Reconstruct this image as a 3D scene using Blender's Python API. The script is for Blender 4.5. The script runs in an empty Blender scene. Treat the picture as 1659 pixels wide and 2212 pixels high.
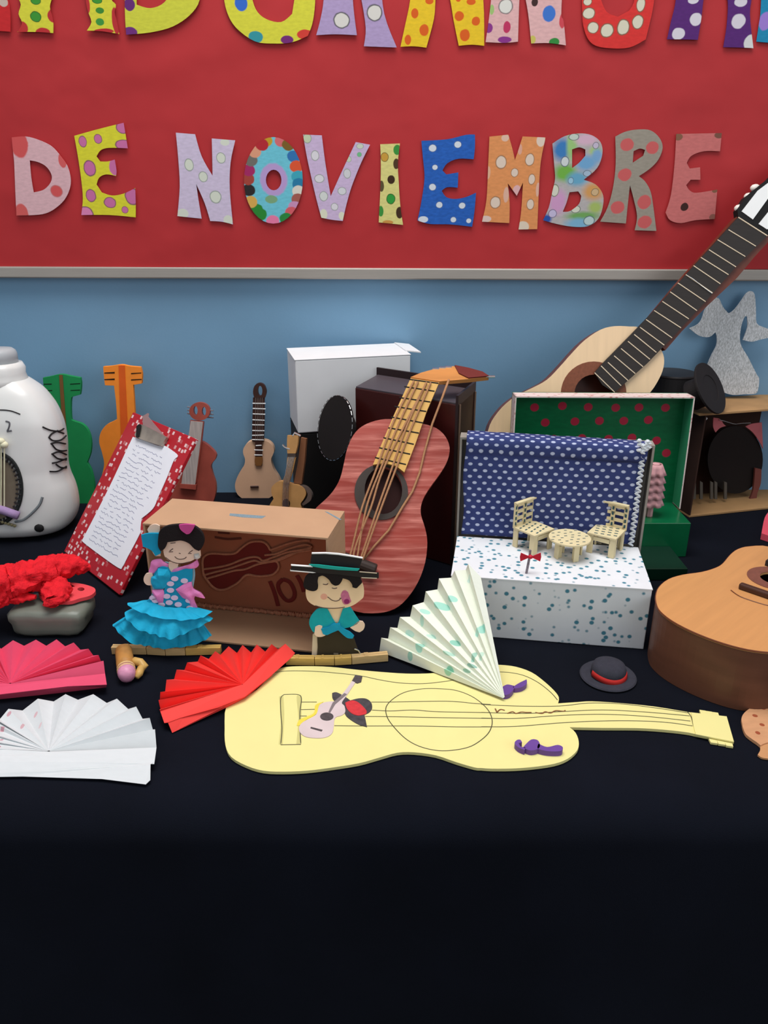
import bpy, bmesh, math, random
from mathutils import Vector, Matrix, noise
from mathutils.geometry import tessellate_polygon
from mathutils.bvhtree import BVHTree
random.seed(7)
S = bpy.context.scene
# ---------------------------------------------------------------- camera, world, lights, exposure
FPX, PITCH, TZ, EYE = 1680.0, math.radians(22.5), 0.75, 0.56
CAM = Vector((0, 0, TZ + EYE))
cd = bpy.data.cameras.new('camera'); cam = bpy.data.objects.new('camera', cd); S.collection.objects.link(cam)
cd.sensor_fit = 'HORIZONTAL'; cd.sensor_width = 36.0; cd.lens = FPX / 1659 * 36.0
cd.clip_start = 0.02
cam.location = CAM; cam.rotation_euler = (math.radians(90) - PITCH, 0, 0)
S.camera = cam
w = bpy.data.worlds.new('room_light'); S.world = w; w.use_nodes = True
w.node_tree.nodes['Background'].inputs[0].default_value = (0.86, 0.93, 1.0, 1)
w.node_tree.nodes['Background'].inputs[1].default_value = 0.34

def area(name, loc, target, sx, sy, power, col):
    l = bpy.data.lights.new(name, 'AREA'); l.shape = 'RECTANGLE'; l.size = sx; l.size_y = sy
    l.energy = power; l.color = col
    o = bpy.data.objects.new(name, l); S.collection.objects.link(o); o.location = loc
    o.rotation_euler = (Vector(target) - Vector(loc)).to_track_quat('-Z', 'Y').to_euler()
area('ceiling_light', (-0.10, 0.85, 2.85), (0.0, 1.05, 0.75), 1.5, 0.9, 44, (1.0, 0.98, 0.95))
area('window_fill_light', (-1.9, -1.1, 2.1), (0.1, 1.3, 0.95), 2.6, 1.6, 7, (0.88, 0.95, 1.0))
area('window_fill_light', (2.1, -1.0, 2.1), (0.3, 1.4, 1.0), 2.6, 1.6, 21, (0.92, 0.97, 1.0))  # added fill lamp, no known window here, to brighten the right side
S.view_settings.view_transform = 'Standard'; S.view_settings.look = 'None'
S.view_settings.gamma = 1.0; S.view_settings.use_curve_mapping = False
S.view_settings.exposure = -0.08

# ---------------------------------------------------------------- pixel rays and plane frames
CP, SP = math.cos(PITCH), math.sin(PITCH)
def ray(px, py):
    a, b = px - 829.5, py - 1106
    return Vector((a, FPX * CP - b * SP, -FPX * SP - b * CP))
def tab(px, py, h=0.0):
    d = ray(px, py); return CAM + d * ((h - EYE) / d.z)
def proj(p):
    q = Vector(p) - CAM
    d = q.y * CP - q.z * SP
    return (829.5 + FPX * q.x / d, 1106 - FPX * (q.y * SP + q.z * CP) / d)
def height(base, py):
    lo, hi = 0.0, 1.2
    for _ in range(40):
        m = (lo + hi) / 2
        if proj(base + Vector((0, 0, m)))[1] > py: lo = m
        else: hi = m
    return lo
class Fr:
    """plane frame: u across, v up the plane, n towards the viewer"""
    def __init__(s, o, u, v):
        s.o = Vector(o); s.u = Vector(u).normalized(); n = s.u.cross(Vector(v)).normalized()
        s.n = n; s.v = n.cross(s.u).normalized()
        s.M = Matrix(((s.u.x, s.v.x, n.x, s.o.x), (s.u.y, s.v.y, n.y, s.o.y), (s.u.z, s.v.z, n.z, s.o.z), (0, 0, 0, 1)))
    def loc(s, px, py, w=0.0):
        d = ray(px, py); q = s.o + s.n * w
        p = CAM + d * ((q - CAM).dot(s.n) / d.dot(s.n)) - s.o
        return (p.dot(s.u), p.dot(s.v))
    def pts(s, pl, w=0.0): return [s.loc(x, y, w) for x, y in pl]
    def p3(s, px, py, w=0.0):
        a, b = s.loc(px, py, w); return Vector((a, b, w))
def standing(pL, pR, lean=0.0, z=0.0):
    """plane rising from the base line between two pixels on the plane at height z, leaned back by lean degrees"""
    L = tab(*pL, z) if len(pL) == 2 else Vector(pL); R = tab(*pR, z) if len(pR) == 2 else Vector(pR)
    u = (R - L).normalized(); b = Vector((-u.y, u.x, 0)); t = math.radians(lean)
    return Fr((L + R) / 2, u, Vector((0, 0, 1)) * math.cos(t) + b * math.sin(t))
def level(px, py, h=0.0):
    return Fr(tab(px, py, h), (1, 0, 0), (0, 1, 0))
def k(x0, y0, s):
    return lambda pl: [(x0 + p[0] * s, y0 + p[1] * s) for p in pl]
kA = k(0, 240, .3376); kB = k(500, 240, .3376); kC = k(1020, 240, .3852); kT1 = k(0, 0, .5); kT2 = k(830, 0, .5)
kJ = k(0, 740, .2532); kJ2 = k(0, 740, .2034); kCl = k(130, 770, .2351); kM = k(490, 720, .1853); kG = k(590, 720, .3014)
kH = k(1040, 380, .3731); kD = k(960, 820, .3376); kR = k(1380, 600, .3163); kL = k(0, 1180, .2441); kW = k(220, 1100, .1809)
kS = k(400, 1120, .2773); kY = k(460, 1400, .3617); kZ = k(1040, 1400, .3731); kQ = k(1360, 1150, .2396)
kN = k(620, 1180, .1386); kST = k(420, 1130, .1688); kGN = k(680, 770, .2411); kBX = k(1460, 850, .1492)
kF = k(810, 1210, .211); kRF = k(0, 1180, .1386); kTP = k(330, 1060, .2712); kRd = k(330, 1370, .1989)
kE = k(1580, 1490, .0723)
def one(kf, x, y): return kf([(x, y)])[0]

# ---------------------------------------------------------------- curves in the plane
def cr(pts, n=4, closed=True, corner=50):
    """Catmull-Rom through the points, sharp where the outline turns by more than corner degrees"""
    N = len(pts); out = []
    def P(i): return Vector(pts[i % N][:2]) if closed else Vector(pts[max(0, min(N - 1, i))][:2])
    def sharp(i):
        if not closed and (i <= 0 or i >= N - 1): return True
        a = P(i) - P(i - 1); b = P(i + 1) - P(i)
        if a.length < 1e-9 or b.length < 1e-9: return True
        return math.degrees(a.angle(b)) > corner
    sh = [sharp(i) for i in range(N)]
    for i in range(N if closed else N - 1):
        p0, p1, p2, p3 = P(i - 1), P(i), P(i + 1), P(i + 2)
        if sh[i]: p0 = p1
        if sh[(i + 1) % N]: p3 = p2
        m1 = (p2 - p0) * .5; m2 = (p3 - p1) * .5
        if sh[i] and sh[(i + 1) % N]: out.append(tuple(p1)); continue
        for j in range(n):
            t = j / n
            out.append(tuple(p1 * (2*t**3 - 3*t*t + 1) + m1 * (t**3 - 2*t*t + t) + p2 * (-2*t**3 + 3*t*t) + m2 * (t**3 - t*t)))
    if not closed: out.append(tuple(P(N - 1)))
    return out
def ell(cx, cy, rx, ry, n=28, rot=0):
    c, s = math.cos(rot), math.sin(rot); o = []
    for i in range(n):
        a = 2 * math.pi * i / n; x, y = rx * math.cos(a), ry * math.sin(a)
        o.append((cx + x * c - y * s, cy + x * s + y * c))
    return o

# ---------------------------------------------------------------- mesh builder
class MB:
    def __init__(s): s.v = []; s.f = []; s.smooth = False
    def add(s, vs, fs):
        b = len(s.v); s.v += [tuple(q) for q in vs]; s.f += [tuple(b + i for i in f) for f in fs]; return s
    def prism(s, outer, z0, z1, holes=()):
        loops = [list(outer)] + [list(h) for h in holes]
        tr = tessellate_polygon([[Vector((x, y, 0)) for x, y in l] for l in loops])
        fl = [p for l in loops for p in l]; n = len(fl)
        vs = [(x, y, z1) for x, y in fl] + [(x, y, z0) for x, y in fl]
        fs = [t for t in tr] + [(t[2] + n, t[1] + n, t[0] + n) for t in tr]
        b = 0
        for l in loops:
            m = len(l)
            for i in range(m):
                j = (i + 1) % m; fs.append((b + i, b + j, b + j + n, b + i + n))
            b += m
        return s.add(vs, fs)
    def box(s, c, d, M=None, skew=None):
        x, y, z = c; a, b, e = d[0] / 2, d[1] / 2, d[2] / 2
        vs = [Vector((x + i * a, y + j * b, z + l * e)) for i in (-1, 1) for j in (-1, 1) for l in (-1, 1)]
        if M: vs = [M @ q for q in vs]
        return s.add(vs, [(0, 1, 3, 2), (4, 6, 7, 5), (0, 4, 5, 1), (2, 3, 7, 6), (0, 2, 6, 4), (1, 5, 7, 3)])
    def hexa(s, bot, top):
        """a solid between two quads (lists of four 3-D points in the same order)"""
        return s.add(list(bot) + list(top), [(3, 2, 1, 0), (4, 5, 6, 7), (0, 1, 5, 4), (1, 2, 6, 5), (2, 3, 7, 6), (3, 0, 4, 7)])
    def tube(s, pts, r, sides=6, closed=False, flat=1.0, axis=None):
        pts = [Vector(p) for p in pts]; n = len(pts); rs = r if isinstance(r, (list, tuple)) else [r] * n
        ref = Vector(axis) if axis else Vector((0.013, 0.027, 1)); vs = []
        for i, p in enumerate(pts):
            a = pts[(i + 1) % n] if (closed or i < n - 1) else p
            b = pts[i - 1] if (closed or i > 0) else p
            t = (a - b)
            t = t.normalized() if t.length > 1e-9 else Vector((1, 0, 0))
            e1 = t.cross(ref)
            e1 = e1.normalized() if e1.length > 1e-4 else t.orthogonal().normalized()
            e2 = e1.cross(t)
            for j in range(sides):
                g = 2 * math.pi * j / sides
                vs.append(p + e1 * (math.cos(g) * rs[i]) + e2 * (math.sin(g) * rs[i] * flat))
        fs = []
        for i in range(n if closed else n - 1):
            for j in range(sides):
                i2 = (i + 1) % n; j2 = (j + 1) % sides
                fs.append((i * sides + j, i * sides + j2, i2 * sides + j2, i2 * sides + j))
        if not closed:
            fs += [tuple(range(sides)), tuple((n - 1) * sides + j for j in reversed(range(sides)))]
        return s.add(vs, fs)
    def lathe(s, prof, n=28, M=None, sy=1.0):
        vs = []
        for r, z in prof:
            for j in range(n):
                a = 2 * math.pi * j / n; vs.append(Vector((r * math.cos(a), r * sy * math.sin(a), z)))
        if M: vs = [M @ q for q in vs]
        fs = [(i * n + j, i * n + (j + 1) % n, (i + 1) * n + (j + 1) % n, (i + 1) * n + j) for i in range(len(prof) - 1) for j in range(n)]
        fs += [tuple(reversed(range(n))), tuple((len(prof) - 1) * n + j for j in range(n))]
        return s.add(vs, fs)
    def grid(s, rows):
        m = len(rows[0]); vs = [p for r in rows for p in r]
        return s.add(vs, [(i * m + j, i * m + j + 1, (i + 1) * m + j + 1, (i + 1) * m + j) for i in range(len(rows) - 1) for j in range(m - 1)])
    def blob(s, c, r, sub=3, M=None, amp=0.0, freq=1.0):
        b = bmesh.new(); bmesh.ops.create_icosphere(b, subdivisions=sub, radius=1)
        vs = []
        for q in b.verts:
            d = 1 + amp * noise.noise(q.co * freq + Vector(c) * 37)
            p = Vector((q.co.x * r[0] * d, q.co.y * r[1] * d, q.co.z * r[2] * d))
            if M: p = M @ p
            vs.append(Vector(c) + p)
        fs = [[x.index for x in f.verts] for f in b.faces]; b.free()
        return s.add(vs, fs)
    def build(s, name, mat, parent=None, M=None, smooth=False, thick=0.0, bevel=0.0):
        me = bpy.data.meshes.new(name); me.from_pydata(s.v, [], s.f); me.update()
        b = bmesh.new(); b.from_mesh(me)
        if thick == 0: bmesh.ops.recalc_face_normals(b, faces=b.faces)
        b.to_mesh(me); b.free()
        me.materials.append(mat)
        if smooth: me.polygons.foreach_set('use_smooth', [True] * len(me.polygons))
        o = bpy.data.objects.new(name, me); S.collection.objects.link(o)
        if parent: o.parent = parent
        elif M: o.matrix_world = M
        if thick:
            md = o.modifiers.new('sheet', 'SOLIDIFY'); md.thickness = thick; md.offset = 0
        if bevel:
            md = o.modifiers.new('edges', 'BEVEL'); md.width = bevel; md.segments = 2; md.limit_method = 'ANGLE'
        return o
def tag(o, label, cat, group=None):
    o['label'] = label; o['category'] = cat
    if group: o['group'] = group
    return o
def thing(name, M, label, cat, group=None):
    o = bpy.data.objects.new(name, None); S.collection.objects.link(o); o.empty_display_size = .02
    o.matrix_world = M
    return tag(o, label, cat, group)
def cut(name, fr, pl, mat, z0, z1, parent=None, holes=(), n=4, corner=50, smooth=True, bevel=0):
    """a cut-out traced on a plane frame with real thickness z0..z1 along the plane's normal"""
    mb = MB()
    o = fr.pts(pl, z1); hs = [fr.pts(h, z1) for h in holes]
    if smooth: o = cr(o, n, True, corner); hs = [cr(h, n, True, corner) for h in hs]
    mb.prism(o, z0, z1, hs)
    return mb.build(name, mat, parent, None if parent else fr.M, bevel=bevel)
def strokes(name, fr, lines, r, mat, parent, w=0.0, flat=.35, sm=True, sides=6):
    """pen lines, strings or cords laid on a plane frame"""
    mb = MB()
    for l in lines:
        q = fr.pts(l, w)
        if sm and len(q) > 2: q = cr(q, 5, False, 80)
        mb.tube([(x, y, w) for x, y in q], r, sides, flat=flat, axis=(0, 0, 1))
    return mb.build(name, mat, parent)

# ---------------------------------------------------------------- materials
def lin(c):
    return tuple(((v / 255) / 12.92 if v / 255 <= .04045 else ((v / 255 + .055) / 1.055) ** 2.4) for v in c) + (1,)
def basic(name, rough=.6, spec=.3, metal=0.0):
    m = bpy.data.materials.new(name); m.use_nodes = True; nt = m.node_tree; b = nt.nodes['Principled BSDF']
    b.inputs['Roughness'].default_value = rough; b.inputs['Specular IOR Level'].default_value = spec
    b.inputs['Metallic'].default_value = metal
    tc = nt.nodes.new('ShaderNodeTexCoord')
    return m, nt, b, tc.outputs['Object']
def mixc(nt, fac, a, b):
    x = nt.nodes.new('ShaderNodeMix'); x.data_type = 'RGBA'
    if isinstance(fac, (int, float)): x.inputs[0].default_value = fac
    else: nt.links.new(fac, x.inputs[0])
    for v, i in ((a, 6), (b, 7)):
        if isinstance(v, tuple): x.inputs[i].default_value = v
        else: nt.links.new(v, x.inputs[i])
    return x.outputs[2]
def vm(nt, op, a, b=None):
    x = nt.nodes.new('ShaderNodeVectorMath'); x.operation = op; nt.links.new(a, x.inputs[0])
    if b is not None:
        if isinstance(b, tuple): x.inputs[1].default_value = b
        else: nt.links.new(b, x.inputs[1])
    return x.outputs['Value'] if op == 'LENGTH' else x.outputs[0]
def mth(nt, op, a, b=None, c=None):
    x = nt.nodes.new('ShaderNodeMath'); x.operation = op
    for i, v in enumerate((a, b, c)):
        if v is None: continue
        if isinstance(v, (int, float)): x.inputs[i].default_value = v
        else: nt.links.new(v, x.inputs[i])
    return x.outputs[0]
def noise_n(nt, co, scale, detail=3, stretch=None):
    if stretch: co = vm(nt, 'MULTIPLY', co, stretch)
    x = nt.nodes.new('ShaderNodeTexNoise'); x.inputs['Scale'].default_value = scale; x.inputs['Detail'].default_value = detail
    nt.links.new(co, x.inputs['Vector']); return x.outputs[0]
def bump(nt, b, h, strength, dist=.001):
    x = nt.nodes.new('ShaderNodeBump'); x.inputs['Strength'].default_value = strength; x.inputs['Distance'].default_value = dist
    nt.links.new(h, x.inputs['Height']); nt.links.new(x.outputs[0], b.inputs['Normal'])
def vary(nt, co, c, var, scale, stretch=None):
    c = lin(c) if len(c) == 3 else c
    lo = tuple(v * (1 - var) for v in c[:3]) + (1,); hi = tuple(min(1, v * (1 + var)) for v in c[:3]) + (1,)
    f = noise_n(nt, co, scale, 4, stretch)
    f = mth(nt, 'MULTIPLY_ADD', f, 2.4, -.7)
    f = nt.nodes.new('ShaderNodeClamp').outputs[0] if False else mth(nt, 'MINIMUM', mth(nt, 'MAXIMUM', f, 0.0), 1.0)
    return mixc(nt, f, lo, hi)
MATS = {}
def mat(name, c, rough=.6, var=.06, scale=30, stretch=None, b_s=0, b_scale=150, spec=.3, metal=0, trans=0, bd=.001):
    if name in MATS: return MATS[name]
    m, nt, b, co = basic(name, rough, spec, metal)
    nt.links.new(vary(nt, co, c, var, scale, stretch), b.inputs['Base Color'])
    if b_s: bump(nt, b, noise_n(nt, co, b_scale, 3, stretch), b_s, bd)
    if trans: b.inputs['Subsurface Weight'].default_value = trans; b.inputs['Subsurface Radius'].default_value = (.01, .01, .01); b.inputs['Subsurface Scale'].default_value = 1
    MATS[name] = m; return m
def paint(name, fr, base, dots, kf=None, s=1.0, rough=.8, var=.07, scale=60, stretch=(1, 3, 1), wob=.12, blur=False):
    """paper coloured by hand: base colour and drawn ellipses (x, y, rx, ry, colour[, outline colour]) in picture units, fixed on the sheet"""
    m, nt, b, co = basic(name, rough, .2)
    c = vary(nt, co, base, var, scale, stretch)
    nz = nt.nodes.new('ShaderNodeTexNoise'); nz.inputs['Scale'].default_value = 90; nt.links.new(co, nz.inputs['Vector'])
    for d in dots:
        (x, y), rx, ry = (one(kf, d[0], d[1]) if kf else (d[0], d[1])), d[2] * s, d[3] * s
        cx, cy = fr.loc(x, y); ax = abs(fr.loc(x + rx, y)[0] - cx) + 1e-6; ay = abs(fr.loc(x, y + ry)[1] - cy) + 1e-6
        q = vm(nt, 'SUBTRACT', co, (cx, cy, 0)); q = vm(nt, 'MULTIPLY', q, (1 / ax, 1 / ay, 0))
        l = mth(nt, 'MULTIPLY_ADD', nz.outputs[0], wob * 2, vm(nt, 'LENGTH', q)); l = mth(nt, 'SUBTRACT', l, wob)
        soft = nt.nodes.new('ShaderNodeMapRange'); soft.inputs[1].default_value, soft.inputs[2].default_value = (1.3, .6) if blur and len(d) < 6 else (1.06, .92)
        nt.links.new(l, soft.inputs[0])
        if len(d) > 5:
            c = mixc(nt, soft.outputs[0], c, lin(d[5]))
            soft = nt.nodes.new('ShaderNodeMapRange'); soft.inputs[1].default_value = .90; soft.inputs[2].default_value = .80
            nt.links.new(l, soft.inputs[0])
        c = mixc(nt, soft.outputs[0], c, lin(d[4]))
    nt.links.new(c, b.inputs['Base Color'])
    bump(nt, b, noise_n(nt, co, 220, 3), .2, .0004)
    return m
def gridmat(name, base, dot, sx, sy, rx, ry, rough=.85, ax=(0, 1)):
    m, nt, b, co = basic(name, rough, .15)
    sp = nt.nodes.new('ShaderNodeSeparateXYZ'); nt.links.new(co, sp.inputs[0])
    y = mth(nt, 'DIVIDE', mth(nt, 'SUBTRACT', sp.outputs[ax[1]], sp.outputs[2]), sy); row = mth(nt, 'FLOOR', y)
    x = mth(nt, 'MULTIPLY_ADD', mth(nt, 'MODULO', mth(nt, 'ABSOLUTE', row), 2.0), .5, mth(nt, 'DIVIDE', sp.outputs[ax[0]], sx))
    fx = mth(nt, 'MULTIPLY', mth(nt, 'SUBTRACT', mth(nt, 'FRACT', x), .5), sx / rx)
    fy = mth(nt, 'MULTIPLY', mth(nt, 'SUBTRACT', mth(nt, 'FRACT', y), .5), sy / ry)
    l = mth(nt, 'SQRT', mth(nt, 'ADD', mth(nt, 'MULTIPLY', fx, fx), mth(nt, 'MULTIPLY', fy, fy)))
    s = nt.nodes.new('ShaderNodeMapRange'); s.inputs[1].default_value = 1.15; s.inputs[2].default_value = .8; nt.links.new(l, s.inputs[0])
    nt.links.new(mixc(nt, s.outputs[0], vary(nt, co, base, .08, 60), lin(dot)), b.inputs['Base Color'])
    bump(nt, b, noise_n(nt, co, 500, 2), .15, .0004)
    return m
def vormat(name, base, dot, cell, r0, r1, metric='EUCLIDEAN', rough=.6, rnd=.8):
    m, nt, b, co = basic(name, rough, .3)
    v = nt.nodes.new('ShaderNodeTexVoronoi'); v.distance = metric; v.inputs['Scale'].default_value = 1 / cell
    v.inputs['Randomness'].default_value = rnd; nt.links.new(co, v.inputs['Vector'])
    s = nt.nodes.new('ShaderNodeMapRange'); s.inputs[1].default_value = r1; s.inputs[2].default_value = r0
    nt.links.new(v.outputs['Distance'], s.inputs[0])
    nt.links.new(mixc(nt, s.outputs[0], vary(nt, co, base, .03, 30), lin(dot)), b.inputs['Base Color'])
    return m
BLACK = mat('black_marker', (18, 17, 18), .7); PEN = mat('grey_pen_line', (86, 84, 60), .8); CARD = mat('brown_cardboard', (186, 148, 116), .85, .05, 18, (1, 6, 1))
WHITE = mat('white_card', (238, 238, 238), .7, .02); TWINE = mat('brown_twine', (176, 128, 92), .9, .25, 900, b_s=.5, b_scale=1500)
STEEL = mat('bright_metal', (225, 225, 225), .25, .03, metal=1.0); WOOD = mat('pale_peg_wood', (205, 172, 120), .7, .12, 60, (1, 8, 8))

# ================================================================ SETTING
WY = 1.46
def struct(o): o['kind'] = 'structure'; return o
mb = MB(); mb.box((0, WY + .05, 1.4), (5.0, .1, 2.8))
m_wall = mat('blue_wall_paint', (120, 160, 191), .42, .04, 6, b_s=.12, b_scale=260, spec=.4)
struct(mb.build('wall_back', m_wall))
mb = MB(); mb.box((0, 0, -.05), (5.0, 3.1, .1)); struct(mb.build('floor', mat('floor_tiles_grey', (120, 116, 110), .5)))
# tablecloth: flat on the display table, rounded over the front edge, hanging in slack folds
FY = .585
path = [(WY - .004 - t * (WY - .004 - FY - .06) / 26, TZ) for t in range(27)]
path += [(FY + .06 - .06 * math.sin(a), TZ - .045 + .045 * math.cos(a)) for a in (math.radians(x) for x in range(9, 91, 9))]
path += [(FY, TZ - .045 - t * .68 / 34) for t in range(1, 35)]
rows = []
for i, (y, z) in enumerate(path):
    row = []; d = max(0, TZ - .045 - z)
    for j in range(141):
        x = -1.25 + j * 2.5 / 140
        f = min(1, d / .35)
        off = f * (.020 * math.sin(x * 9 + 1.3 + 1.5 * d) + .012 * math.sin(x * 21 + .5 - 2 * d) + .02 * noise.noise(Vector((x * 4, z * 3, 1))))
        row.append((x, y - f * .03 + off, z - (.0006 if z > TZ - .001 else 0)))
    rows.append(row)
mb = MB(); mb.grid(rows)
m_cloth = mat('navy_black_cloth', (12, 15, 25), .95, .18, 9, b_s=.35, b_scale=900, spec=.12)
tag(mb.build('tablecloth', m_cloth, smooth=True), 'dark navy cloth covering the display table and hanging down its front', 'tablecloth')

# notice board: red paper on the wall above a metal rail
PY = WY - .014
FB = Fr((0, PY, 1.17), (1, 0, 0), (0, 0, 1))
zb = FB.loc(829, 579)[1]; zr0 = FB.loc(829, 603)[1]
board = thing('notice_board', Matrix.Translation((0, WY, 1.17)), 'notice board covered in creased red paper with a metal bottom rail', 'notice board')
rows = []
for i in range(91):
    row = []
    for j in range(181):
        x = -1.35 + 2.7 * j / 180; z = zb - .002 + i * (1.15 / 90)
        q = Vector((x * 2.2, z * 5, .4)); r = 1 - abs(noise.noise(q)) * 2
        y = PY - WY + .002 - .0016 * max(0, r) ** 3 - .0015 * noise.noise(Vector((x * 1.3, z * 1.6, 3)))
        row.append((x, y, z))
    rows.append(row)
mb = MB(); mb.grid(rows)
m_red = mat('red_wrapping_paper', (176, 42, 46), .6, .05, 5, b_s=.4, b_scale=5, spec=.3, bd=.02)
mb.build('backing_paper', m_red, board, smooth=True)
mb = MB(); sl = -.0040
def railpt(x, y, z): return (x, y, z + sl * x)
mb.add([railpt(x, y, z) for x in (-1.35, 1.35) for y, z in ((0, zr0), (-.018, zr0), (-.019, zr0 + .002), (-.019, zb - .002), (-.018, zb), (0, zb))],
       [(0, 1, 7, 6), (1, 2, 8, 7), (2, 3, 9, 8), (3, 4, 10, 9), (4, 5, 11, 10), (5, 0, 6, 11), (0, 5, 4, 3, 2, 1), (6, 7, 8, 9, 10, 11)])
mb.build('rail', mat('dull_metal_rail', (172, 164, 156), .38, .05, 14, (1, 30, 30), spec=.5, metal=.35), board)

# ---------------------------------------------------------------- letters
LY = PY - .0024
GL = 'letters of the lower row'
def letter(name, label, kf, s, outer, base, dots, holes=(), n=4, corner=42, group=None, var=.08, blur=False):
    op = kf(outer); cx = sum(p[0] for p in op) / len(op); cy = sum(p[1] for p in op) / len(op)
    d = ray(cx, cy); p = CAM + d * (LY / d.y)
    fr = Fr(p, (1, 0, 0), (0, 0, 1))
    m = paint(name + '_colouring', fr, base, dots, kf, s, var=var, scale=110, stretch=(1, 2.5, 1), blur=blur)
    o = cut(name, fr, op, m, -.0005, .0005, holes=[kf(h) for h in holes], n=n, corner=corner)
    return tag(o, label, 'letter', group)
P = (196, 108, 158); PO = (120, 78, 96)
letter('letter_d', 'pale pink letter D with salmon patches, first letter of the lower row', kA, .3376,
  [(75,168),(165,162),(250,185),(330,225),(385,285),(430,350),(452,430),(445,500),(410,570),(350,625),(290,655),(220,665),(105,668),(100,560),(95,440),(90,320),(80,230)],
  (214,172,178), [(120,205,58,95,(206,84,84)),(140,655,42,62,(206,92,90)),(362,512,40,40,(206,84,84),(190,110,110)),(400,315,26,48,(208,92,92))],
  [[(190,315),(240,325),(290,350),(322,390),(332,430),(315,470),(275,505),(215,520),(203,450),(195,380)]])
letter('letter_e', 'yellow letter E with mauve-pink dots in the lower row', kA, .3376,
  [(475,158),(640,112),(790,75),(803,150),(817,238),(700,235),(645,250),(617,290),(640,322),(690,322),(733,310),(745,380),(742,415),(680,405),(635,425),(617,470),(650,520),(715,540),(790,528),(865,492),(868,590),(868,680),(700,665),(520,665),(530,560),(520,440),(500,300)],
  (212,206,52), [(530,195,26,38,P,PO),(628,178,26,32,P,PO),(785,105,44,40,P,PO),(795,215,60,34,P,PO),(575,365,40,54,P,PO),(735,360,36,54,P),(583,540,33,43,P,PO),(705,585,40,36,P,PO),(845,545,46,56,P,PO),(800,632,22,23,P,PO),(550,655,50,46,(214,130,176),PO)])
G = (206,210,196); GO = (140,150,140)
letter('letter_n', 'pale lilac letter N with faint ringed spots in the lower row', kA, .3376,
  [(1125,138),(1248,148),(1290,290),(1360,415),(1358,300),(1355,175),(1505,187),(1475,330),(1470,500),(1490,725),(1420,708),(1345,703),(1310,590),(1255,465),(1270,570),(1290,688),(1210,680),(1135,672),(1150,480),(1140,300)],
  (200,186,210), [(1210,345,30,42,G,GO),(1300,420,30,35,G,GO),(1415,300,30,36,G,GO),(1380,550,38,42,G,GO),(1170,655,36,30,G),(1440,200,30,22,G),(1460,700,30,34,G)])
rim = [(220,190,(190,150,40)),(318,190,(206,104,110)),(365,215,(120,92,40)),(400,290,(48,110,170)),(415,355,(214,84,50)),(425,420,(60,160,180)),(430,468,(40,120,160)),(430,515,(214,208,196)),(425,565,(160,90,80)),(405,615,(196,140,180)),(385,650,(206,90,100)),(350,690,(40,130,60)),(265,705,(224,120,160)),(185,660,(40,130,50)),(160,630,(40,130,50)),(125,580,(210,164,80)),(110,505,(44,40,40)),(105,435,(160,66,56)),(110,378,(160,40,96)),(125,315,(110,106,100)),(150,260,(214,150,120)),(195,215,(176,40,50))]
letter('letter_o', 'light blue letter O with a rim of many coloured patches', kB, .3376, ell(268,443,188,277,36), (106,188,206),
  [(x,y,42,39,c) for x,y,c in rim] + [(270,440,88,105,(178,150,200)),(255,565,40,26,(120,160,120))], [ell(270,441,50,66,20)], n=1, corner=90, blur=False)
letter('letter_v', 'lilac letter V with pale ringed spots', kB, .3376,
  [(458,150),(578,155),(600,330),(635,545),(700,400),(795,198),(887,215),(830,330),(770,480),(735,600),(712,703),(640,695),(575,682),(545,570),(510,420),(480,280)],
  (196,174,206), [(485,175,28,32,(190,200,170),GO),(535,285,26,34,(212,208,214),GO),(562,432,32,28,(212,208,214),GO),(590,545,28,32,(205,208,205),GO),(660,612,24,24,(212,208,214),GO),(708,512,28,26,(206,206,210),GO),(740,400,24,32,(202,202,205),GO),(750,308,18,20,(190,200,180),GO),(818,278,16,16,(110,180,130),GO),(822,225,24,18,(196,204,186),GO),(590,660,24,34,(212,212,190)),(706,670,20,26,(212,212,190))])
letter('letter_i', 'pale yellow letter I with green and brown spots', kB, .3376,
  [(952,212),(1078,207),(1065,330),(1070,450),(1080,600),(1098,728),(1020,720),(942,712),(950,560),(955,420),(955,300)],
  (212,204,128), [(980,295,26,30,(196,150,60),(110,90,40)),(1060,248,24,34,(60,140,60)),(1055,338,20,34,(78,56,34)),(1022,438,24,28,(60,40,24)),(960,480,16,36,(90,76,50)),(1020,562,28,34,(50,150,60),(30,80,30)),(955,640,18,34,(60,140,60)),(1075,650,22,38,(64,44,28)),(1000,712,34,14,(196,140,70))])
WD = (206,212,220); WO = (90,110,150)
letter('letter_e', 'royal blue letter E with white dots', kB, .3376,
  [(1215,190),(1380,180),(1500,152),(1558,150),(1558,230),(1550,308),(1450,305),(1380,335),(1350,380),(1375,405),(1452,392),(1448,490),(1380,487),(1345,510),(1375,550),(1430,562),(1500,550),(1565,522),(1555,640),(1540,740),(1400,725),(1270,722),(1190,700),(1215,580),(1235,430),(1225,300)],
  (38,92,176), [(x,y,r,r*.95,WD,WO) for x,y,r in ((1287,237,27),(1448,214,25),(1302,360,20),(1286,486,25),(1330,600,23),(1476,605,23),(1420,695,20),(1518,702,18))] + [(1228,693,32,20,WD)], var=.16)
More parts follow.
